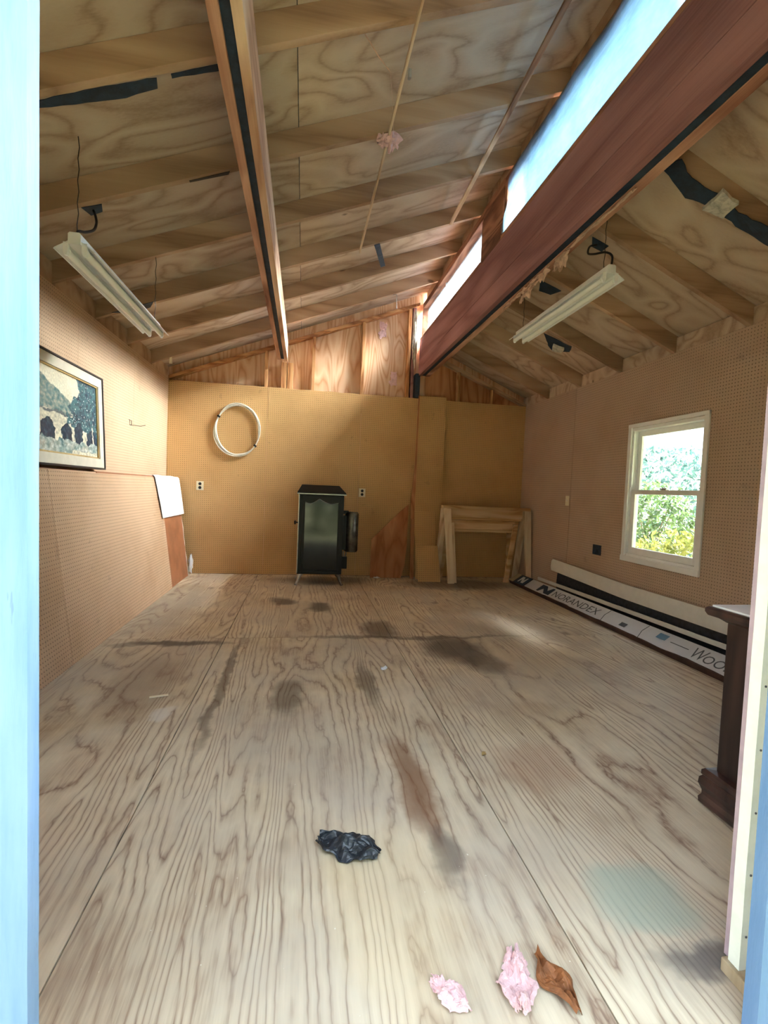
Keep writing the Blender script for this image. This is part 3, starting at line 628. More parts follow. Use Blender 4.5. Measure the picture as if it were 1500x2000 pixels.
# ---------------------------------------------------------------- laths and hanging bits under the high roof
lath = thing('lath_strip', 'thin wooden lath nailed under the rafters, pink fluff on it', 'lath', (0.425, 2.7, zr(0.425)))
make('lath', MB().bar((0.425, 4.40, zr(0.425) - 0.017), (0.440, 1.20, zr(0.44) - 0.017), 0.012, 0.032), m_pale, lath, bevel=0.001)
def blob(c, r, seed, n=18, m=10, amp=0.5, sq=(1, 1, 1)):
    mb = MB(); vs = []
    for j in range(m + 1):
        th = math.pi * j / m
        for i in range(n):
            ph = 2 * math.pi * i / n; d = Vector((math.sin(th) * math.cos(ph), math.sin(th) * math.sin(ph), math.cos(th)))
            q = r * (1 + amp * fbm(d.x * 2.2 + seed, d.y * 2.2, d.z * 2.2) + 0.3 * amp * fbm(d.x * 7, d.y * 7 + seed, d.z * 7))
            vs.append(Vector(c) + Vector((d.x * q * sq[0], d.y * q * sq[1], d.z * q * sq[2])))
    fs = [[j * n + i, j * n + (i + 1) % n, (j + 1) * n + (i + 1) % n, (j + 1) * n + i] for j in range(m) for i in range(n)]
    return mb.add(vs, fs)
make('insulation_fluff', blob((0.455, 2.955, zr(0.45) - 0.055), 0.042, 3, amp=0.9), m_pink, lath, smooth=True)
make('insulation_fluff', blob((0.398, 2.955, zr(0.40) - 0.04), 0.030, 8, amp=0.9), m_pink, lath, smooth=True)
make('nail_clip', MB().prism([(0.445, 2.44, 3.262), (0.452, 2.47, 3.244), (0.450, 2.50, 3.254), (0.446, 2.47, 3.283)], (0.012, 0, 0)), m_steel, lath)
single('lath_strip', MB().bar((1.19, 2.28, zr(1.19) - 0.012), (1.235, 4.34, zr(1.235) - 0.012), 0.03, 0.018), m_lath, 'dusty lath under the rafters close to the clerestory windows', 'lath', (1.21, 3.3, zr(1.2)), bevel=0.001)
def tstrip(u, v):
    P = [Vector((0.205, 2.30, 3.255)), Vector((0.28, 2.36, 3.215)), Vector((0.345, 2.39, 3.185)), Vector((0.37, 2.46, 3.12)), Vector((0.385, 2.50, 3.03)), Vector((0.395, 2.52, 2.97))]
    s = u * 4.999; i = int(s); p = P[i].lerp(P[i + 1], s - i); w = 0.022 * (1 - 0.7 * u)
    return p + Vector((0.3 * w * (v - 0.5), (v - 0.5) * w * 1.6, 0.9 * (v - 0.5) * w + 0.004 * math.sin(9 * u)))
single('torn_paper_strip', MB().sheet(tstrip, 24, 3, 0.001), m_kraft, 'curled torn paper strip hanging from the rafter beside the lath', 'paper', (0.205, 2.30, 3.255), smooth=True)
single('pull_tag', MB().tube([(-1.52, 5.82, zr(-1.52)), (-1.52, 5.82, 2.62)], 0.003, 5).prism([(-1.526, 5.815, 2.62), (-1.514, 5.815, 2.62), (-1.502, 5.815, 2.49), (-1.538, 5.815, 2.49)], (0, 0.006, 0)), m_ivory, 'small white tag hanging from the roof in the far corner', 'tag', (-1.52, 5.82, 2.49))
single('bent_wire', MB().tube([(0.985, 5.83, zr(0.985) + 0.0), (1.02, 5.81, zr(1.0) - 0.005), (1.03, 5.81, 3.42), (1.03, 5.81, 3.36)], 0.004, 6), m_steel, 'bent wire hook hanging from the last rafter', 'wire', (1.0, 5.83, zr(0.985)))
# peeling paper under the ridge beam
pp = thing('peeling_paper', 'peeling tan paper scraps along the bottom of the ridge beam', 'paper', (1.60, 3.3, 2.734))
def peel(c, L, w, seed):
    def fn(u, v):
        y = c[1] + (u - 0.5) * L; a = (v - 0.3)
        return (c[0] + 0.03 * fbm(u * 3, v * 2, seed) - 0.02 * v, y + 0.03 * fbm(u * 2 + seed, v * 3), c[2] - w * v * (0.55 + 0.7 * abs(fbm(u * 4 + seed, 1.0))) + 0.012 * fbm(u * 6, v * 6, seed))
    return MB().sheet(fn, 18, 8, 0.0012)
for c, L, w, sd in (((1.592, 2.95, 2.735), 0.18, 0.13, 1), ((1.588, 3.25, 2.735), 0.30, 0.10, 2), ((1.59, 3.42, 2.735), 0.16, 0.17, 3), ((1.592, 3.70, 2.735), 0.34, 0.07, 4), ((1.592, 2.55, 2.735), 0.6, 0.03, 5)):
    make('paper_flap', peel(c, L, w, sd), m_kraft, pp, smooth=True)
# insulation stuffed beside the beam end
single('foil_insulation', blob((1.40, 6.40, 3.22), 0.05, 5, amp=0.7, sq=(0.6, 0.6, 6.5)), m_foam, 'crumpled grey insulation stuffed beside the beam end', 'insulation', (1.40, 6.40, 2.95), smooth=False)
def tuft(label, x, z, s, sd):
    def fn(u, v): return (x + (u - 0.5) * s * 0.7 + 0.03 * fbm(u * 3, v * 3, sd), 6.545 + 0.012 * fbm(u * 5, v * 5, sd + 2), z + (v - 0.5) * s * 1.5 + 0.04 * fbm(v * 3, u * 3, sd + 4))
    single('insulation_tuft', MB().sheet(fn, 10, 14, 0.004), m_pink, label, 'insulation', (x, 6.54, z), smooth=True)
tuft('pink insulation shred high on the bare gable plywood', 0.99, 3.34, 0.13, 2)
tuft('pink insulation shred low on the bare gable plywood', 1.16, 2.70, 0.12, 6)
# ---------------------------------------------------------------- sheets leaning on the left wall
def lean_sheet(name, mat, y0, y1, xb, xt, zt_, label, th=0.006, jag=0.0, ny=1):
    n = Vector((-(zt_), 0, (xt - xb))).normalized()   # towards the wall
    pts0 = [(xb, y0), (xb, y1)]
    def fn(u, v):
        y = y0 + (y1 - y0) * u
        if u > 0.99: y += jag * fbm(v * 9, 2.0)
        return (xb + (xt - xb) * v + 0.012 * math.sin(math.pi * v) * 0, y, 0.001 + zt_ * v)
    return single(name, MB().sheet(lambda u, v: fn(u, v), 2, 24 if jag else 1, th), mat, label, 'board', (xb, (y0 + y1) / 2, 0))
lean_sheet('pegboard_sheet', m_peg_lean, 3.22, 5.52, -1.372, -1.53, 1.205, 'pegboard sheet leaning on the wall below the picture')
lean_sheet('pegboard_sheet', m_peg_lean, 1.05, 3.216, -1.372, -1.53, 1.203, 'pegboard sheet leaning beside the blue door casing')
lean_sheet('hardboard_sheet', m_hard, 3.95, 6.30, -1.384, -1.542, 1.215, 'plain brown hardboard sheet behind the leaning pegboard')
lean_sheet('white_board', m_paper, 4.1, 6.36, -1.394, -1.552, 1.20, 'white board whose ragged end shows behind the brown sheet', 0.010, jag=0.03)
lean_sheet('backing_sheet', m_hard, 2.2, 6.2, -1.43, -1.655, 1.222, 'thin sheet at the back of the leaning stack, under the picture', 0.010)
lean_sheet('backing_sheet', m_peg_lean, 2.0, 6.25, -1.412, -1.605, 1.214, 'middle sheet of the leaning stack, only its top edge showing', 0.010)
def draped(u, v):
    y = 5.28 + 0.24 * v * 0.6 + u * (0.98 - 0.05 * v)
    if v < 0.18: return (-1.605 + 0.08 * (v / 0.18), y, 1.226 - 0.004 * (1 - v / 0.18) + 0.004 * math.sin(12 * u))
    t = (v - 0.18) / 0.82; z = 1.222 - 0.45 * t
    x = -1.53 + (1.205 - z) * 0.131 + 0.012
    return (x + 0.004 * math.sin(7 * u + 3 * v), y, z)
single('paper_sheet', MB().sheet(draped, 14, 24, 0.0012), m_paper, 'bright white paper draped over the end of the leaning sheets', 'paper', (-1.52, 5.8, 0.78), smooth=True)
single('paint_drip', blob((-1.378, 6.40, 0.13), 0.035, 4, amp=0.5, sq=(0.7, 0.6, 3.2)), m_paper, 'lumpy white strip at the foot of the corner', 'scrap', (-1.378, 6.40, 0.0), smooth=True)
# ---------------------------------------------------------------- framed picture
pt = thing('framed_picture', 'large framed painting leaning on the wall above the sheets', 'picture', (-1.66, 3.80, 1.236))
PY0, PY1, PZ0, PZ1 = 3.20, 4.345, 1.238, 1.985
lean = lambda y, z, d: (-1.655 + (z - PZ0) / (PZ1 - PZ0) * (-0.035) + d, y, z)
def frame_bar(name, y0, y1, z0, z1, d0, d1, mat):
    q = [(y0, z0), (y1, z0), (y1, z1), (y0, z1)]
    make(name, MB().hexa([lean(y, z, d0) for y, z in q] + [lean(y, z, d1) for y, z in q]), mat, pt, bevel=0.002)
def frame_ring(name, o0, o1, d0, d1, mat):
    a, b, c, d = PY0 + o0, PY1 - o0, PZ0 + o0, PZ1 - o0; w = o1 - o0
    frame_bar(name, a, b, c, c + w, d0, d1, mat); frame_bar(name, a, b, d - w, d, d0, d1, mat)
    frame_bar(name, a, a + w, c + w, d - w, d0, d1, mat); frame_bar(name, b - w, b, c + w, d - w, d0, d1, mat)
frame_ring('frame_edge', 0.0, 0.014, -0.018, 0.032, m_frame_dark)
frame_ring('frame_liner', 0.0145, 0.085, -0.016, 0.024, m_linen)
frame_ring('frame_fillet', 0.0855, 0.097, -0.014, 0.016, m_gold)
def painting():
    y0, y1, z0, z1 = PY0 + 0.0975, PY1 - 0.0975, PZ0 + 0.0975, PZ1 - 0.0975
    nu, nv = 190, 120
    me = bpy.data.meshes.new('canvas'); off = BASE[pt.name]
    vs = [Vector(lean(y0 + (y1 - y0) * i / nu, z0 + (z1 - z0) * j / nv, 0.006)) - off for j in range(nv + 1) for i in range(nu + 1)]
    fs = [(j * (nu + 1) + i, j * (nu + 1) + i + 1, (j + 1) * (nu + 1) + i + 1, (j + 1) * (nu + 1) + i) for j in range(nv) for i in range(nu)]
    me.from_pydata([tuple(v) for v in vs], [], fs)
    at = me.color_attributes.new('paint', 'FLOAT_COLOR', 'POINT')
    mixc = lambda a, b, t: tuple(a[k] + (b[k] - a[k]) * max(0, min(1, t)) for k in range(3))
    sky, teal, navy, cream, stone, white = (226, 222, 200), (70, 116, 122), (28, 48, 72), (222, 214, 190), (168, 166, 152), (232, 234, 228)
    k = 0
    for j in range(nv + 1):
        for i in range(nu + 1):
            u, v = i / nu, j / nv
            wu = u + 0.02 * fbm(u * 14, v * 14); wv = v + 0.03 * fbm(u * 14, v * 14, 5)
            n1 = fbm(u * 9, v * 7, 1); n2 = fbm(u * 26, v * 22, 2); n3 = fbm(u * 60, v * 45, 3)
            c = mixc(sky, cream, 0.5 + n1)
            hill = 0.86 - 0.55 * (wu - 0.2) if wu < 0.66 else 0.3
            if 0.50 < wv < hill: c = mixc(stone, teal, 0.45 + 0.9 * n2)
            if wu < 0.68 and 0.22 < wv < 0.50 + 0.02 * n1: c = mixc(cream, stone, 0.35 + 0.7 * n2)
            if wu < 0.68 and 0.475 < wv < 0.505: c = mixc(stone, navy, 0.5)
            tree = 0.60 + 0.10 * math.sin(wv * 9) + 0.12 * n1
            if wu > tree and wv > 0.12: c = mixc(teal, navy, 0.25 + 1.1 * n2 + 0.5 * n1); c = mixc(c, white, 0.9 if (n3 > 0.55 and wv > 0.3) else 0)
            for cx, w_, top in ((0.20, 0.10, 0.40), (0.48, 0.085, 0.38), (0.67, 0.07, 0.42), (0.90, 0.11, 0.36)):
                h = top - 0.10 * ((wu - cx) / w_) ** 2 * 1.0
                if abs(wu - cx) < w_ and 0.14 < wv < h: c = mixc(navy, teal, 0.15 + 0.5 * n2)
            if 0.555 < wu < 0.60 and 0.17 < wv < 0.34: c = mixc(cream, stone, 0.4 + n2)
            if 0.73 < wu < 0.81 and 0.15 < wv < 0.33: c = mixc(cream, stone, 0.3 + n2)
            if abs(wu - (0.93 - 0.10 * (wv - 0.2))) < 0.008 and wv < 0.42: c = cream
            if wv < 0.16 + 0.03 * n1: c = mixc(mixc(stone, teal, 0.4 + 0.8 * n1), white, 0.25 + 0.6 * n2)
            if wv < 0.05 and wu > 0.55: c = mixc(cream, stone, 0.3 + n2)
            c = tuple(max(0, min(255, q * (1 + 0.10 * n3))) for q in c)
            at.data[k].color = S(*c); k += 1
    kk = NT('oil_painting'); a = kk.n.new('ShaderNodeVertexColor'); a.layer_name = 'paint'
    kk.bump(kk.noise(kk.tc.outputs['Object'], 60, 3), 0.3, 0.003); me.materials.append(kk.fin(a.outputs[0], 0.35))
    o = bpy.data.objects.new('canvas', me); COL.objects.link(o); o.parent = pt
painting()
make('backing_board', MB().hexa([lean(y, z, -0.012) for y, z in ((PY0 + .02, PZ0 + .02), (PY1 - .02, PZ0 + .02), (PY1 - .02, PZ1 - .02), (PY0 + .02, PZ1 - .02))] + [lean(y, z, -0.002) for y, z in ((PY0 + .05, PZ0 + .05), (PY1 - .05, PZ0 + .05), (PY1 - .05, PZ1 - .05), (PY0 + .05, PZ1 - .05))]), m_card, pt)
# ---------------------------------------------------------------- hook, coil, outlets, switch, box
hk = MB()
hk.tube([(XL + 0.001, 5.10, 1.755), (XL + 0.012, 5.10, 1.755), (XL + 0.012, 5.10, 1.705), (XL + 0.10, 5.14, 1.70), (XL + 0.14, 5.16, 1.715)], 0.003, 6)
hk.tube([(XL + 0.001, 5.15, 1.752), (XL + 0.012, 5.15, 1.752), (XL + 0.012, 5.15, 1.705), (XL + 0.012, 5.10, 1.705)], 0.003, 6)
single('peg_hook', hk, m_frame_dark, 'small wire hook stuck in the pegboard beyond the picture', 'hook', (XL + 0.012, 5.12, 1.71))
coil = thing('wire_coil', 'large coil of white wire hanging on the pegboard', 'cable', (-0.855, YB, 1.86))
for i in range(9):
    mb = MB(); N = 56; P = []
    for j in range(N):
        a = 2 * math.pi * j / N
        low = max(0, math.sin(-a)) ; lft = max(0, math.cos(a - math.pi * 1.1)) ** 3
        sp = (i - 4) / 4
        tie = min(1, abs(math.sin((a - 2.62) / 2)) * 3) * min(1, abs(math.sin((a + 0.62) / 2)) * 3)
        r_ = 1 + tie * (0.045 * sp + 0.02 * fbm(math.cos(a) * 1.5 + i * 3, math.sin(a) * 1.5)) + 0.06 * lft * max(0, sp) * tie
        P.append((-0.855 + 0.272 * r_ * math.cos(a), YB - 0.012 - 0.011 * (i % 3) - 0.012 * tie * (0.5 + 0.5 * math.sin(3 * a + i)), 1.86 + 0.322 * r_ * math.sin(a)))
    make('wire_loop', mb.tube(P, 0.0062, 6, closed=True), m_wire, coil, smooth=True)
for a in (2.62, -0.62):
    c = Vector((-0.855 + 0.272 * math.cos(a), YB - 0.026, 1.86 + 0.322 * math.sin(a))); d = Vector((-math.sin(a), 0, math.cos(a))) * 0.012
    make('cable_tie', MB().tube([c - d, c + d], 0.021, 10), m_black, coil)
make('hanger_nail', MB().tube([(-0.85, YB, 2.165), (-0.85, YB - 0.05, 2.172)], 0.004, 6), m_steel, coil)
def outlet(label, x, z):
    t = thing('wall_outlet', label, 'outlet', (x, YB, z), 'outlets on the pegboard end wall')
    pl_ = make('cover_plate', MB().box(x - 0.044, x + 0.044, YB - 0.006, YB - 0.0005, z - 0.057, z + 0.057), m_ivory, t, bevel=0.002)
    for s in (-1, 1):
        make('socket', MB().tube([(x, YB - 0.0062, z + s * 0.024), (x, YB - 0.0085, z + s * 0.024)], 0.019, 14), m_black, t)
outlet('white outlet on the end wall under the wire coil', -1.302, 1.130)
outlet('white outlet on the end wall beside the black stove', 0.783, 1.126)
t = thing('light_switch', 'small white switch plate on the window wall near the corner', 'switch', (XR, 5.225, 1.14))
make('cover_plate', MB().box(XR - 0.010, XR - 0.0045, 5.185, 5.262, 1.083, 1.198), m_ivory, t, bevel=0.002)
make('toggle', MB().prism([(XR - 0.010, 5.219, 1.132), (XR - 0.010, 5.219, 1.150), (XR - 0.022, 5.219, 1.156)], (0, 0.010, 0)), m_white, t)
t = thing('junction_box', 'open dark blue electrical box in the pegboard beside the window', 'electrical box', (XR, 4.604, 0.64))
mb = MB(); y0, y1, z0, z1 = 4.532, 4.676, 0.588, 0.692
mb.box(XR - 0.004, XR - 0.0003, y0, y1, z0, z0 + 0.006).box(XR - 0.004, XR - 0.0003, y0, y1, z1 - 0.006, z1).box(XR - 0.004, XR - 0.0003, y0, y0 + 0.006, z0, z1).box(XR - 0.004, XR - 0.0003, y1 - 0.006, y1, z0, z1)
make('box_rim', mb, m_slate, t); make('box_back', MB().box(XR - 0.0025, XR - 0.0004, y0 + 0.005, y1 - 0.005, z0 + 0.005, z1 - 0.005), m_slate, t)
make('wire_stub', MB().tube([(XR - 0.002, 4.62, 0.65), (XR - 0.02, 4.59, 0.655), (XR - 0.018, 4.56, 0.63), (XR - 0.006, 4.575, 0.605)], 0.004, 6), m_black, t, smooth=True)
# ---------------------------------------------------------------- stove
SX0, SX1, SY0, SY1 = -0.045, 0.487, 5.755, 6.16
sv = thing('heating_stove', 'black upright heating stove with glossy front on splayed legs', 'stove', (0.22, 5.95, 0))
make('body', MB().box(SX0, SX1, SY0, SY1, 0.135, 1.085), m_castiron, sv, bevel=0.008)
f0 = [(SX0 - 0.022, SY0 - 0.03), (SX1 + 0.022, SY0 - 0.03), (SX1 + 0.022, SY1 + 0.01), (SX0 - 0.022, SY1 + 0.01)]
f1 = [(SX0 + 0.03, SY0 + 0.06), (SX1 - 0.06, SY0 + 0.06), (SX1 - 0.06, SY1 - 0.02), (SX0 + 0.03, SY1 - 0.02)]
lid = MB().hexa([(x, y, 1.0855) for x, y in f0] + [(x, y, 1.108) for x, y in f0]); make('lid_plate', lid, m_castiron, sv, bevel=0.004)
make('lid_top', MB().hexa([(x, y, 1.1085) for x, y in f0] + [(x, y, 1.20) for x, y in f1]), m_castiron, sv, bevel=0.004)
make('edge_trim', MB().box(SX0 - 0.023, SX1 + 0.023, SY0 - 0.034, SY0 - 0.0305, 1.087, 1.099), m_steel, sv)
make('edge_trim', MB().box(SX0 - 0.004, SX0 + 0.006, SY0 - 0.012, SY0 - 0.001, 0.15, 1.08), m_steel, sv)
fd = make('front_door', MB().box(0.000, 0.445, SY0 - 0.014, SY0 - 0.0005, 0.175, 1.068), m_castiron, sv, bevel=0.004)
make('glass_panel', MB().box(0.028, 0.418, SY0 - 0.0175, SY0 - 0.0145, 0.205, 1.045), m_glass_blk, fd, bevel=0.001)
val = [(0.028, 1.05)]
for i in range(29):
    u = i / 28; a = abs(u - 0.42) / (0.42 if u < 0.42 else 0.58)
    z = 0.965 + 0.072 * (1 - min(1, a * 1.0)) ** 2 * 1.0 + 0.035 * (a - 0.6 if a > 0.6 else 0) * 2
    val.append((0.028 + 0.39 * u, z))
val.append((0.418, 1.05))
make('valance', MB().prism([(x, SY0 - 0.0205, z) for x, z in val], (0, 0.0028, 0)), m_castiron, fd)
make('valance_edge', MB().tube([(x, SY0 - 0.0215, z) for x, z in val[1:-1]], 0.0028, 6), m_steel, fd, smooth=True)
make('front_ledge', MB().box(0.0, 0.445, SY0 - 0.016, SY0 - 0.001, 0.138, 0.17), m_castiron, sv, bevel=0.003)
for sx, x in ((-1, SX0 + 0.03), (1, SX1 - 0.03)):
    for sy, y in ((-1, SY0 + 0.03), (1, SY1 - 0.03)):
        P = [(x - sx * 0.02, y - sy * 0.015, 0.134), (x + sx * 0.0, y + sy * 0.0, 0.105), (x + sx * 0.012, y + sy * 0.01, 0.06), (x + sx * 0.03, y + sy * 0.025, 0.022), (x + sx * 0.04, y + sy * 0.034, 0.006)]
        make('leg', MB().tube(P, [0.034, 0.026, 0.017, 0.015, 0.018], 10), m_steel if sx < 0 else m_tank, sv, smooth=True)
tk = make('fuel_tank', MB().tube([(0.605, 5.93, 0.395), (0.605, 5.93, 0.41), (0.605, 5.93, 0.865), (0.605, 5.93, 0.885)], [0.074, 0.084, 0.084, 0.072], 28), m_tank, sv, smooth=True)
make('tank_bracket', MB().box(0.488, 0.56, 5.90, 5.96, 0.86, 0.90).box(0.488, 0.535, 5.86, 6.0, 0.42, 0.84), m_castiron, tk, bevel=0.003)
make('valve_box', MB().box(0.49, 0.56, 5.88, 5.96, 0.185, 0.33), m_castiron, sv, bevel=0.006)
make('fuel_pipe', MB().tube([(0.55, 5.92, 0.395), (0.545, 5.92, 0.35), (0.53, 5.92, 0.325)], 0.008, 8).tube([(0.515, 5.92, 0.40), (0.515, 5.92, 0.325)], 0.008, 8), m_steel, sv, smooth=True)
make('control_knob', MB().tube([(SX0 - 0.0, 5.80, 0.745), (SX0 - 0.025, 5.80, 0.745), (SX0 - 0.03, 5.80, 0.745), (SX0 - 0.05, 5.80, 0.745)], [0.008, 0.008, 0.024, 0.020], 14), m_black, sv, smooth=True)
# ---------------------------------------------------------------- offcuts by the post
def leaning(pts, yb_, yt_, H, th):   # polygon in x-z, foot at yb_, leaning back to yt_ at height H
    P = [(x, yb_ + (yt_ - yb_) * z / H, z + 0.001) for x, z in pts]; return MB().prism(P, (0, th, th * 0.1))
single('plywood_offcut', leaning([(0.915, 0), (1.335, 0), (1.385, 0.18), (1.41, 0.42), (1.425, 0.985), (1.33, 0.905), (0.925, 0.505)], 6.31, 6.43, 0.985, 0.012), m_offcut, 'stained plywood offcut with a sloping top leaning beside the stove', 'board', (1.15, 6.31, 0))
single('pegboard_offcut', leaning([(1.515, 0), (1.815, 0), (1.79, 0.46), (1.485, 0.47)], 6.05, 6.17, 0.46, 0.006), m_peg_b, 'short pegboard offcut standing in front at the foot of the post', 'board', (1.66, 6.05, 0))
single('pegboard_offcut', leaning([(1.515, 0), (1.79, 0), (1.79, 0.90), (1.50, 0.91)], 6.22, 6.375, 0.9, 0.006), m_peg_b, 'taller pegboard offcut leaning on the post behind the short one', 'board', (1.66, 6.22, 0))
single('board_strip', MB().bar((1.475, 6.27, 0.002), (1.475, 6.36, 0.80), 0.05, 0.012, (0, 1, 0)), m_offcut, 'narrow dark board standing between plywood offcut and post', 'board', (1.475, 6.27, 0))
# ---------------------------------------------------------------- sawhorses
def quadleg(a0, a1, b0, b1, th):   # board: top edge a0-a1, foot edge b0-b1, thickness backwards
    a0, a1, b0, b1 = map(Vector, (a0, a1, b0, b1)); e = Vector((0, th, 0))
    return MB().hexa([b0, b1, b1 + e, b0 + e, a0, a1, a1 + e, a0 + e])
s1 = thing('sawhorse', 'taller pale wooden sawhorse with a broad top rail by the corner', 'sawhorse', (2.4, 6.15, 0), 'pair of nested sawhorses')
make('top_rail', MB().box(1.815, 3.035, 6.075, 6.175, 0.972, 1.008), m_horse, s1, bevel=0.002)
make('side_rail', MB().box(1.90, 2.93, 6.09, 6.128, 0.862, 0.9715), m_horse, s1, bevel=0.002)
make('lower_rail', MB().box(1.91, 2.92, 6.10, 6.15, 0.828, 0.8615), m_horse, s1, bevel=0.002)
make('leg', quadleg((1.812, 6.03, 0.97), (1.905, 6.03, 0.97), (1.888, 5.945, 0.001), (1.972, 5.945, 0.001), 0.038), m_horse_leg, s1, bevel=0.002)
make('leg', quadleg((2.928, 6.03, 0.97), (3.022, 6.03, 0.97), (2.985, 5.985, 0.001), (3.058, 5.985, 0.001), 0.038), m_horse_leg, s1, bevel=0.002)
make('leg', quadleg((1.815, 6.16, 0.97), (1.895, 6.16, 0.97), (1.822, 6.355, 0.001), (1.895, 6.355, 0.001), 0.036), m_horse_leg, s1, bevel=0.002)
make('leg', quadleg((2.945, 6.16, 0.97), (3.03, 6.16, 0.97), (2.965, 6.375, 0.001), (3.05, 6.375, 0.001), 0.036), m_horse_leg, s1, bevel=0.002)
s2 = thing('sawhorse', 'lower wooden sawhorse nested inside the taller one', 'sawhorse', (2.4, 6.2, 0), 'pair of nested sawhorses')
make('top_rail', MB().box(1.945, 2.86, 6.16, 6.25, 0.785, 0.82), m_horse, s2, bevel=0.002)
make('side_rail', MB().box(1.985, 2.83, 6.165, 6.20, 0.70, 0.7845), m_horse, s2, bevel=0.002)
make('lower_rail', MB().box(1.985, 2.84, 6.14, 6.20, 0.665, 0.6995), m_horse, s2, bevel=0.002)
make('leg', quadleg((1.925, 6.11, 0.78), (1.983, 6.11, 0.78), (1.935, 6.00, 0.001), (2.02, 6.00, 0.001), 0.034), m_horse_leg, s2, bevel=0.002)
make('leg', quadleg((2.83, 6.12, 0.78), (2.89, 6.12, 0.78), (2.70, 6.06, 0.001), (2.76, 6.06, 0.001), 0.034), m_horse, s2, bevel=0.002)
make('leg', quadleg((1.95, 6.255, 0.78), (2.01, 6.255, 0.78), (1.87, 6.37, 0.001), (1.93, 6.37, 0.001), 0.034), m_horse, s2, bevel=0.002)
make('leg', quadleg((2.80, 6.255, 0.78), (2.86, 6.255, 0.78), (2.86, 6.37, 0.001), (2.92, 6.37, 0.001), 0.034), m_horse, s2, bevel=0.002)
# ---------------------------------------------------------------- carton and trim along the right wall
BYN, BYF = 1.80, 6.06
bn = [(2.765, 0.001), (2.750, 0.042), (2.890, 0.142), (2.925, 0.075)]
bf = [(2.785, 0.001), (2.772, 0.040), (2.905, 0.128), (2.935, 0.065)]
def bp(i, y, o=0.0):
    t = (y - BYN) / (BYF - BYN); a = Vector((bn[i][0], 0, bn[i][1])).lerp(Vector((bf[i][0], 0, bf[i][1])), t); return Vector((a.x, y, a.z))
def face(s, y, o=0.0):   # point on the printed face: s 0 lower edge .. 1 upper edge
    a, b = bp(1, y), bp(2, y); d = (b - a); n = Vector((-d.z, 0, d.x)).normalized(); return a + d * s + n * o
ct = thing('carton', 'long flat printed carton lying along the window wall', 'box', (2.82, 3.9, 0))
mb = MB(); NS = 12; vs = []
for k_ in range(NS + 1):
    y = BYN + (BYF - BYN) * k_ / NS; vs += [bp(i, y) for i in range(4)]
fs = [[3, 2, 1, 0], [NS * 4 + j for j in range(4)]]
for k_ in range(NS):
    for j in range(4): fs.append([k_ * 4 + j, k_ * 4 + (j + 1) % 4, k_ * 4 + 4 + (j + 1) % 4, k_ * 4 + 4 + j])
make('carton_body', mb.add(vs, fs), m_card, ct)
def lab(u, v):
    y = 2.0 + u * (5.62 - 2.0); low = 0.10 + 0.10 * fbm(u * 9, 1.0) if v == 0 else 0
    low += 0.05 * (1 if int(u * 7) % 2 else 0) if v == 0 else 0
    return face(-0.02 + max(0, low) * 0.6 + v * (1.0 - 0.0) * (1 - max(0, low) * 0.6), y, 0.002)
m_label = plain('carton_label', S(206, 210, 218), 0.5, var=0.06, sc=6)
ls_ = make('label_sheet', MB().sheet(lab, 90, 3, 0.0008), m_label, ct)
def quad_on(name, y0, y1, s0, s1, mat, parent, o=0.0035):
    make(name, MB().hexa([face(s0, y0, o - 0.001), face(s0, y1, o - 0.001), face(s1, y1, o - 0.001), face(s1, y0, o - 0.001), face(s0, y0, o), face(s0, y1, o), face(s1, y1, o), face(s1, y0, o)]), mat, parent)
m_end = plain('carton_end', S(190, 170, 140), 0.7, var=0.15)
quad_on('end_band', 5.94, BYF, 0.0, 1.0, m_end, ct, 0.003); quad_on('print_band', 5.64, 5.93, 0.0, 1.0, m_navy, ct, 0.003)
def text_on(txt, y_start, s0, size, mat, parent, name, xs=1.0, o=0.0045, shear=0.0):
    cu = bpy.data.curves.new(name, 'FONT'); cu.body = txt; cu.size = 1.0; cu.shear = shear; cu.resolution_u = 3
    ob = bpy.data.objects.new(name, cu); COL.objects.link(ob)
    me = bpy.data.meshes.new_from_object(ob.evaluated_get(bpy.context.evaluated_depsgraph_get()))
    mb = MB(); H = 0.172
    for v in me.vertices: mb.v.append(face(s0 + v.co.y * size / H, y_start - v.co.x * size * xs, o))
    mb.f = [list(p.vertices) for p in me.polygons]
    bpy.data.objects.remove(ob); bpy.data.curves.remove(cu); bpy.data.meshes.remove(me)
    make(name, mb, mat, parent)
text_on('NORANDEX', 5.0, 0.24, 0.125, m_grey_ink, ls_, 'lettering', 1.22)
text_on('W', 3.02, 0.22, 0.15, m_grey_ink, ls_, 'lettering', 0.75)
text_on('OOD', 2.91, 0.22, 0.11, m_grey_ink, ls_, 'lettering', 1.0)
def chevron(yc, w, s0, s1, mat, parent):
    # blue emblem: two bars joined by a diagonal wave
    q = lambda a, b: face(s0 + b * (s1 - s0), yc - a * w, 0.0045)
    for P in ([(0, 0), (0.16, 0.0), (0.34, 0.62), (0.34, 1.0), (0.0, 1.0)], [(0.10, 1.0), (0.40, 1.0), (0.90, 0.0), (0.60, 0.0)], [(0.66, 0.0), (1.0, 0.0), (1.0, 1.0), (0.84, 1.0), (0.66, 0.38)]):
        make('emblem', MB().prism([q(a, b) for a, b in P], (face(0, yc, 0.0005) - face(0, yc, 0.0))), mat, parent)
chevron(5.33, 0.29, 0.15, 0.86, m_navy, ls_)
m_offw = plain('print_white', S(214, 218, 222), 0.6, var=0.05)
chevron(5.86, 0.15, 0.2, 0.85, m_offw, ct)
quad_on('small_print', 3.73, 3.81, 0.25, 0.52, m_grey_ink, ls_); quad_on('small_print', 3.29, 3.39, 0.48, 0.82, plain('print_blue', S(92, 128, 158), 0.6), ls_)
quad_on('small_print', 3.06, 3.24, 0.52, 0.56, m_grey_ink, ls_)
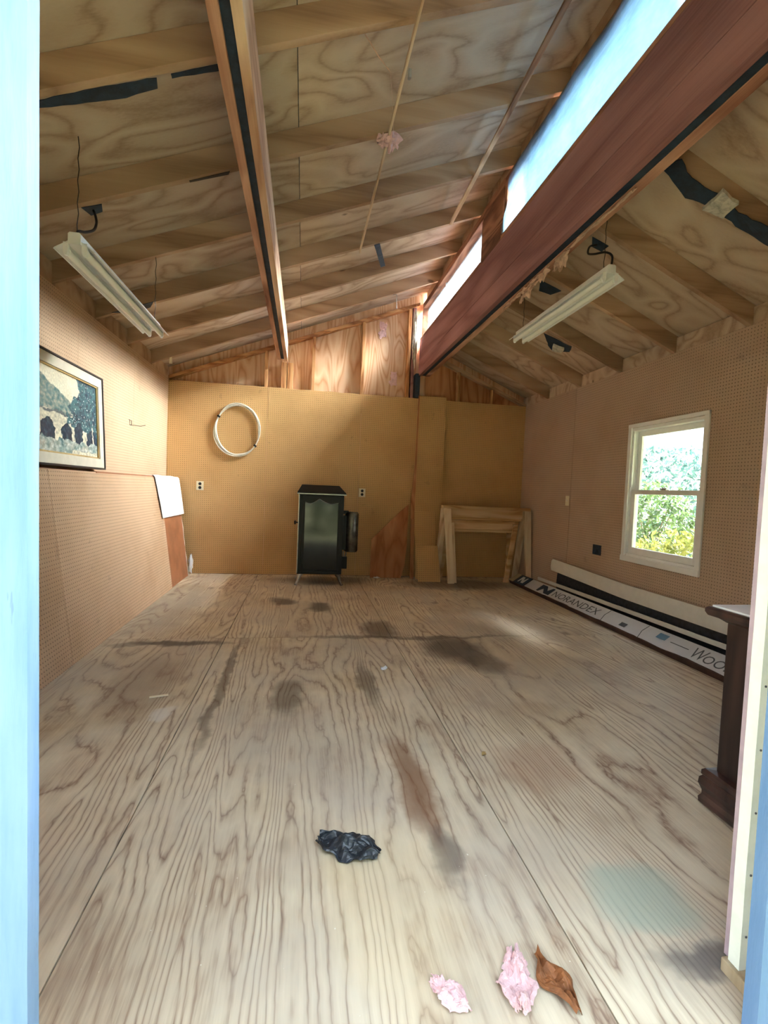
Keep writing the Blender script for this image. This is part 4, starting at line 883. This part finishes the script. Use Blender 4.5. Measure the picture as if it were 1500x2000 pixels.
for yy in (4.05, 3.54):
    make('pen_line', MB().tube([face(0.05, yy - 0.02, 0.003), face(0.5, yy + 0.01, 0.003), face(0.95, yy + 0.0, 0.003)], 0.003, 5), m_grey_ink, ls_)
single('trim_strip', MB().bar((2.950, 5.60, 0.150), (2.950, 1.9, 0.185), 0.016, 0.036), m_vinyl, 'slim white strip lying behind the printed carton', 'trim strip', (2.962, 3.7, 0.12), bevel=0.002)
def gutter(u, v):
    y = 5.40 + u * (1.9 - 5.40); top = 0.425 - 0.045 * min(1, u * 2.6)
    prof = [(3.030, 0.075), (3.005, 0.080), (2.998, 0.13), (3.004, 0.19), (3.018, 0.215), (3.03, 0.215), (3.035, 0.20)]
    i = min(int(v * 6), 5); t = v * 6 - i
    x = prof[i][0] + (prof[i + 1][0] - prof[i][0]) * t; z = prof[i][1] + (prof[i + 1][1] - prof[i][1]) * t
    return (x, y, top - 0.215 + z)
single('vinyl_siding_piece', MB().sheet(gutter, 30, 12, 0.0025), m_vinyl, 'long bowed white vinyl piece leaning along the window wall', 'siding', (3.0, 3.6, 0.2), smooth=True)
def darkp(u, v):
    y = 5.30 + u * (1.85 - 5.30); return (3.040 - 0.012 * math.sin(math.pi * v), y, 0.002 + 0.29 * v - 0.02 * math.sin(math.pi * u))
single('dark_strip', MB().sheet(darkp, 20, 8, 0.003), m_crow, 'dark strip on edge below the bowed white piece', 'siding', (3.04, 3.6, 0.0), smooth=True)  # dark strip filling the dark band under the white piece
# ---------------------------------------------------------------- dresser
dr = thing('dresser', 'dark wooden chest with moulded foot beside the doorway', 'dresser', (2.05, 1.29, 0))
DX0, DX1, DY0, DY1 = 1.597, 2.55, 1.03, 1.555
make('carcass', MB().box(DX0, DX1, DY0, DY1, 0.10, 0.722), m_dresser, dr, bevel=0.003)
def mould(name, prof, mat):   # profile (offset, z) swept round three sides
    mb = MB()
    for (o0, z0), (o1, z1) in zip(prof[:-1], prof[1:]):
        a = [(DX0 - o0, DY0, z0), (DX0 - o0, DY1 + o0, z0), (DX1 + o0, DY1 + o0, z0), (DX1 + o0, DY0, z0)]
        b = [(DX0 - o1, DY0, z1), (DX0 - o1, DY1 + o1, z1), (DX1 + o1, DY1 + o1, z1), (DX1 + o1, DY0, z1)]
        for i in range(3): mb.add([a[i], a[i + 1], b[i + 1], b[i]], [(0, 1, 2, 3)])
        mb.add([a[3], a[0], b[0], b[3]], [(0, 1, 2, 3)])
    for (o, z) in (prof[0], prof[-1]): mb.add([(DX0 - o, DY0, z), (DX0 - o, DY1 + o, z), (DX1 + o, DY1 + o, z), (DX1 + o, DY0, z)], [(0, 1, 2, 3)])
    make(name, mb, mat, dr, smooth=True)
mould('base_moulding', [(0.022, 0.001), (0.036, 0.012), (0.038, 0.03), (0.030, 0.045), (0.030, 0.06), (0.040, 0.085), (0.038, 0.108), (0.030, 0.118), (0.034, 0.122), (0.034, 0.138), (0.026, 0.146), (0.002, 0.150)], m_dresser)
mould('top_moulding', [(0.002, 0.7225), (0.02, 0.735), (0.045, 0.742), (0.052, 0.755), (0.052, 0.768), (0.044, 0.776)], m_dresser)
make('top_panel', MB().box(DX0 - 0.036, DX1 + 0.03, DY0, DY1 + 0.036, 0.7762, 0.784), m_paper, dr, bevel=0.002)
for i in range(3):
    z0 = 0.17 + i * 0.18
    d_ = make('drawer', MB().box(DX0 + 0.04, DX1 - 0.04, DY1 + 0.0005, DY1 + 0.016, z0, z0 + 0.165), m_dresser, dr, bevel=0.004)
    for x in (DX0 + 0.25, DX1 - 0.25): make('knob', MB().tube([(x, DY1 + 0.0165, z0 + 0.083), (x, DY1 + 0.028, z0 + 0.083), (x, DY1 + 0.034, z0 + 0.083), (x, DY1 + 0.042, z0 + 0.083)], [0.006, 0.006, 0.015, 0.011], 10), m_gold, d_, smooth=True)
# ---------------------------------------------------------------- litter on the floor
def crumple(c, L, Wd, rot, seed, lift, n=16, rag=0.0):
    ca, sa = math.cos(rot), math.sin(rot)
    def fn(u, v):
        a = (u - 0.5) * L; b = (v - 0.5) * Wd * (1 - 0.75 * abs(2 * u - 1) ** 1.6) * (1 + 0.5 * fbm(u * 4, seed))
        if rag: a += rag * L * fbm(u * 9 + seed, v * 9) ; b += rag * Wd * fbm(v * 11, u * 11 + seed, 3)
        z = 0.004 + lift * max(0, 0.45 + 0.9 * fbm(u * 3 + seed, v * 2.5, seed)) * (0.35 + 0.65 * math.sin(math.pi * v))
        return (c[0] + a * ca - b * sa, c[1] + a * sa + b * ca, z)
    return MB().sheet(fn, n, n, 0.0012)
single('black_plastic_scrap', crumple((0.183, 1.50), 0.21, 0.135, -0.45, 3.1, 0.055, 26, 0.035), m_crow, 'crumpled shiny black scrap on the floor', 'litter', (0.183, 1.50, 0))
single('insulation_scrap', crumple((0.375, 1.015), 0.10, 0.060, -0.9, 5.5, 0.03, 24, 0.10), m_pink, 'small pink insulation scrap at the floor edge', 'litter', (0.375, 1.015, 0))
single('insulation_scrap', crumple((0.545, 1.025), 0.16, 0.075, 1.25, 2.2, 0.035, 28, 0.10), m_pink, 'larger pink insulation scrap beside the brown leaf', 'litter', (0.545, 1.025, 0))
single('dry_leaf', crumple((0.640, 1.01), 0.15, 0.07, 1.75, 8.4, 0.04), m_leaf_brown, 'curled brown dry leaf near the doorway', 'leaf', (0.612, 1.01, 0))
single('wood_sliver', MB().bar((-0.775, 2.70, 0.005), (-0.685, 2.725, 0.006), 0.014, 0.006), m_ivory, 'small white sliver on the floor by the leaning sheets', 'litter', (-0.73, 2.71, 0.002))
single('paper_crumb', crumple((0.56, 3.04), 0.045, 0.03, 0.3, 1.2, 0.02, 8), m_paper, 'tiny white crumb in the middle of the floor', 'litter', (0.56, 3.04, 0))
single('paper_crumb', crumple((1.0, 6.26), 0.09, 0.05, 0.2, 4.2, 0.02, 8), m_paper, 'white scrap at the foot of the plywood offcut', 'litter', (1.0, 6.26, 0))
single('dry_leaf', crumple((0.84, 2.0), 0.035, 0.02, 0.9, 6.2, 0.015, 8), m_gold, 'tiny yellow leaf bit on the open floor', 'leaf', (0.84, 2.0, 0))
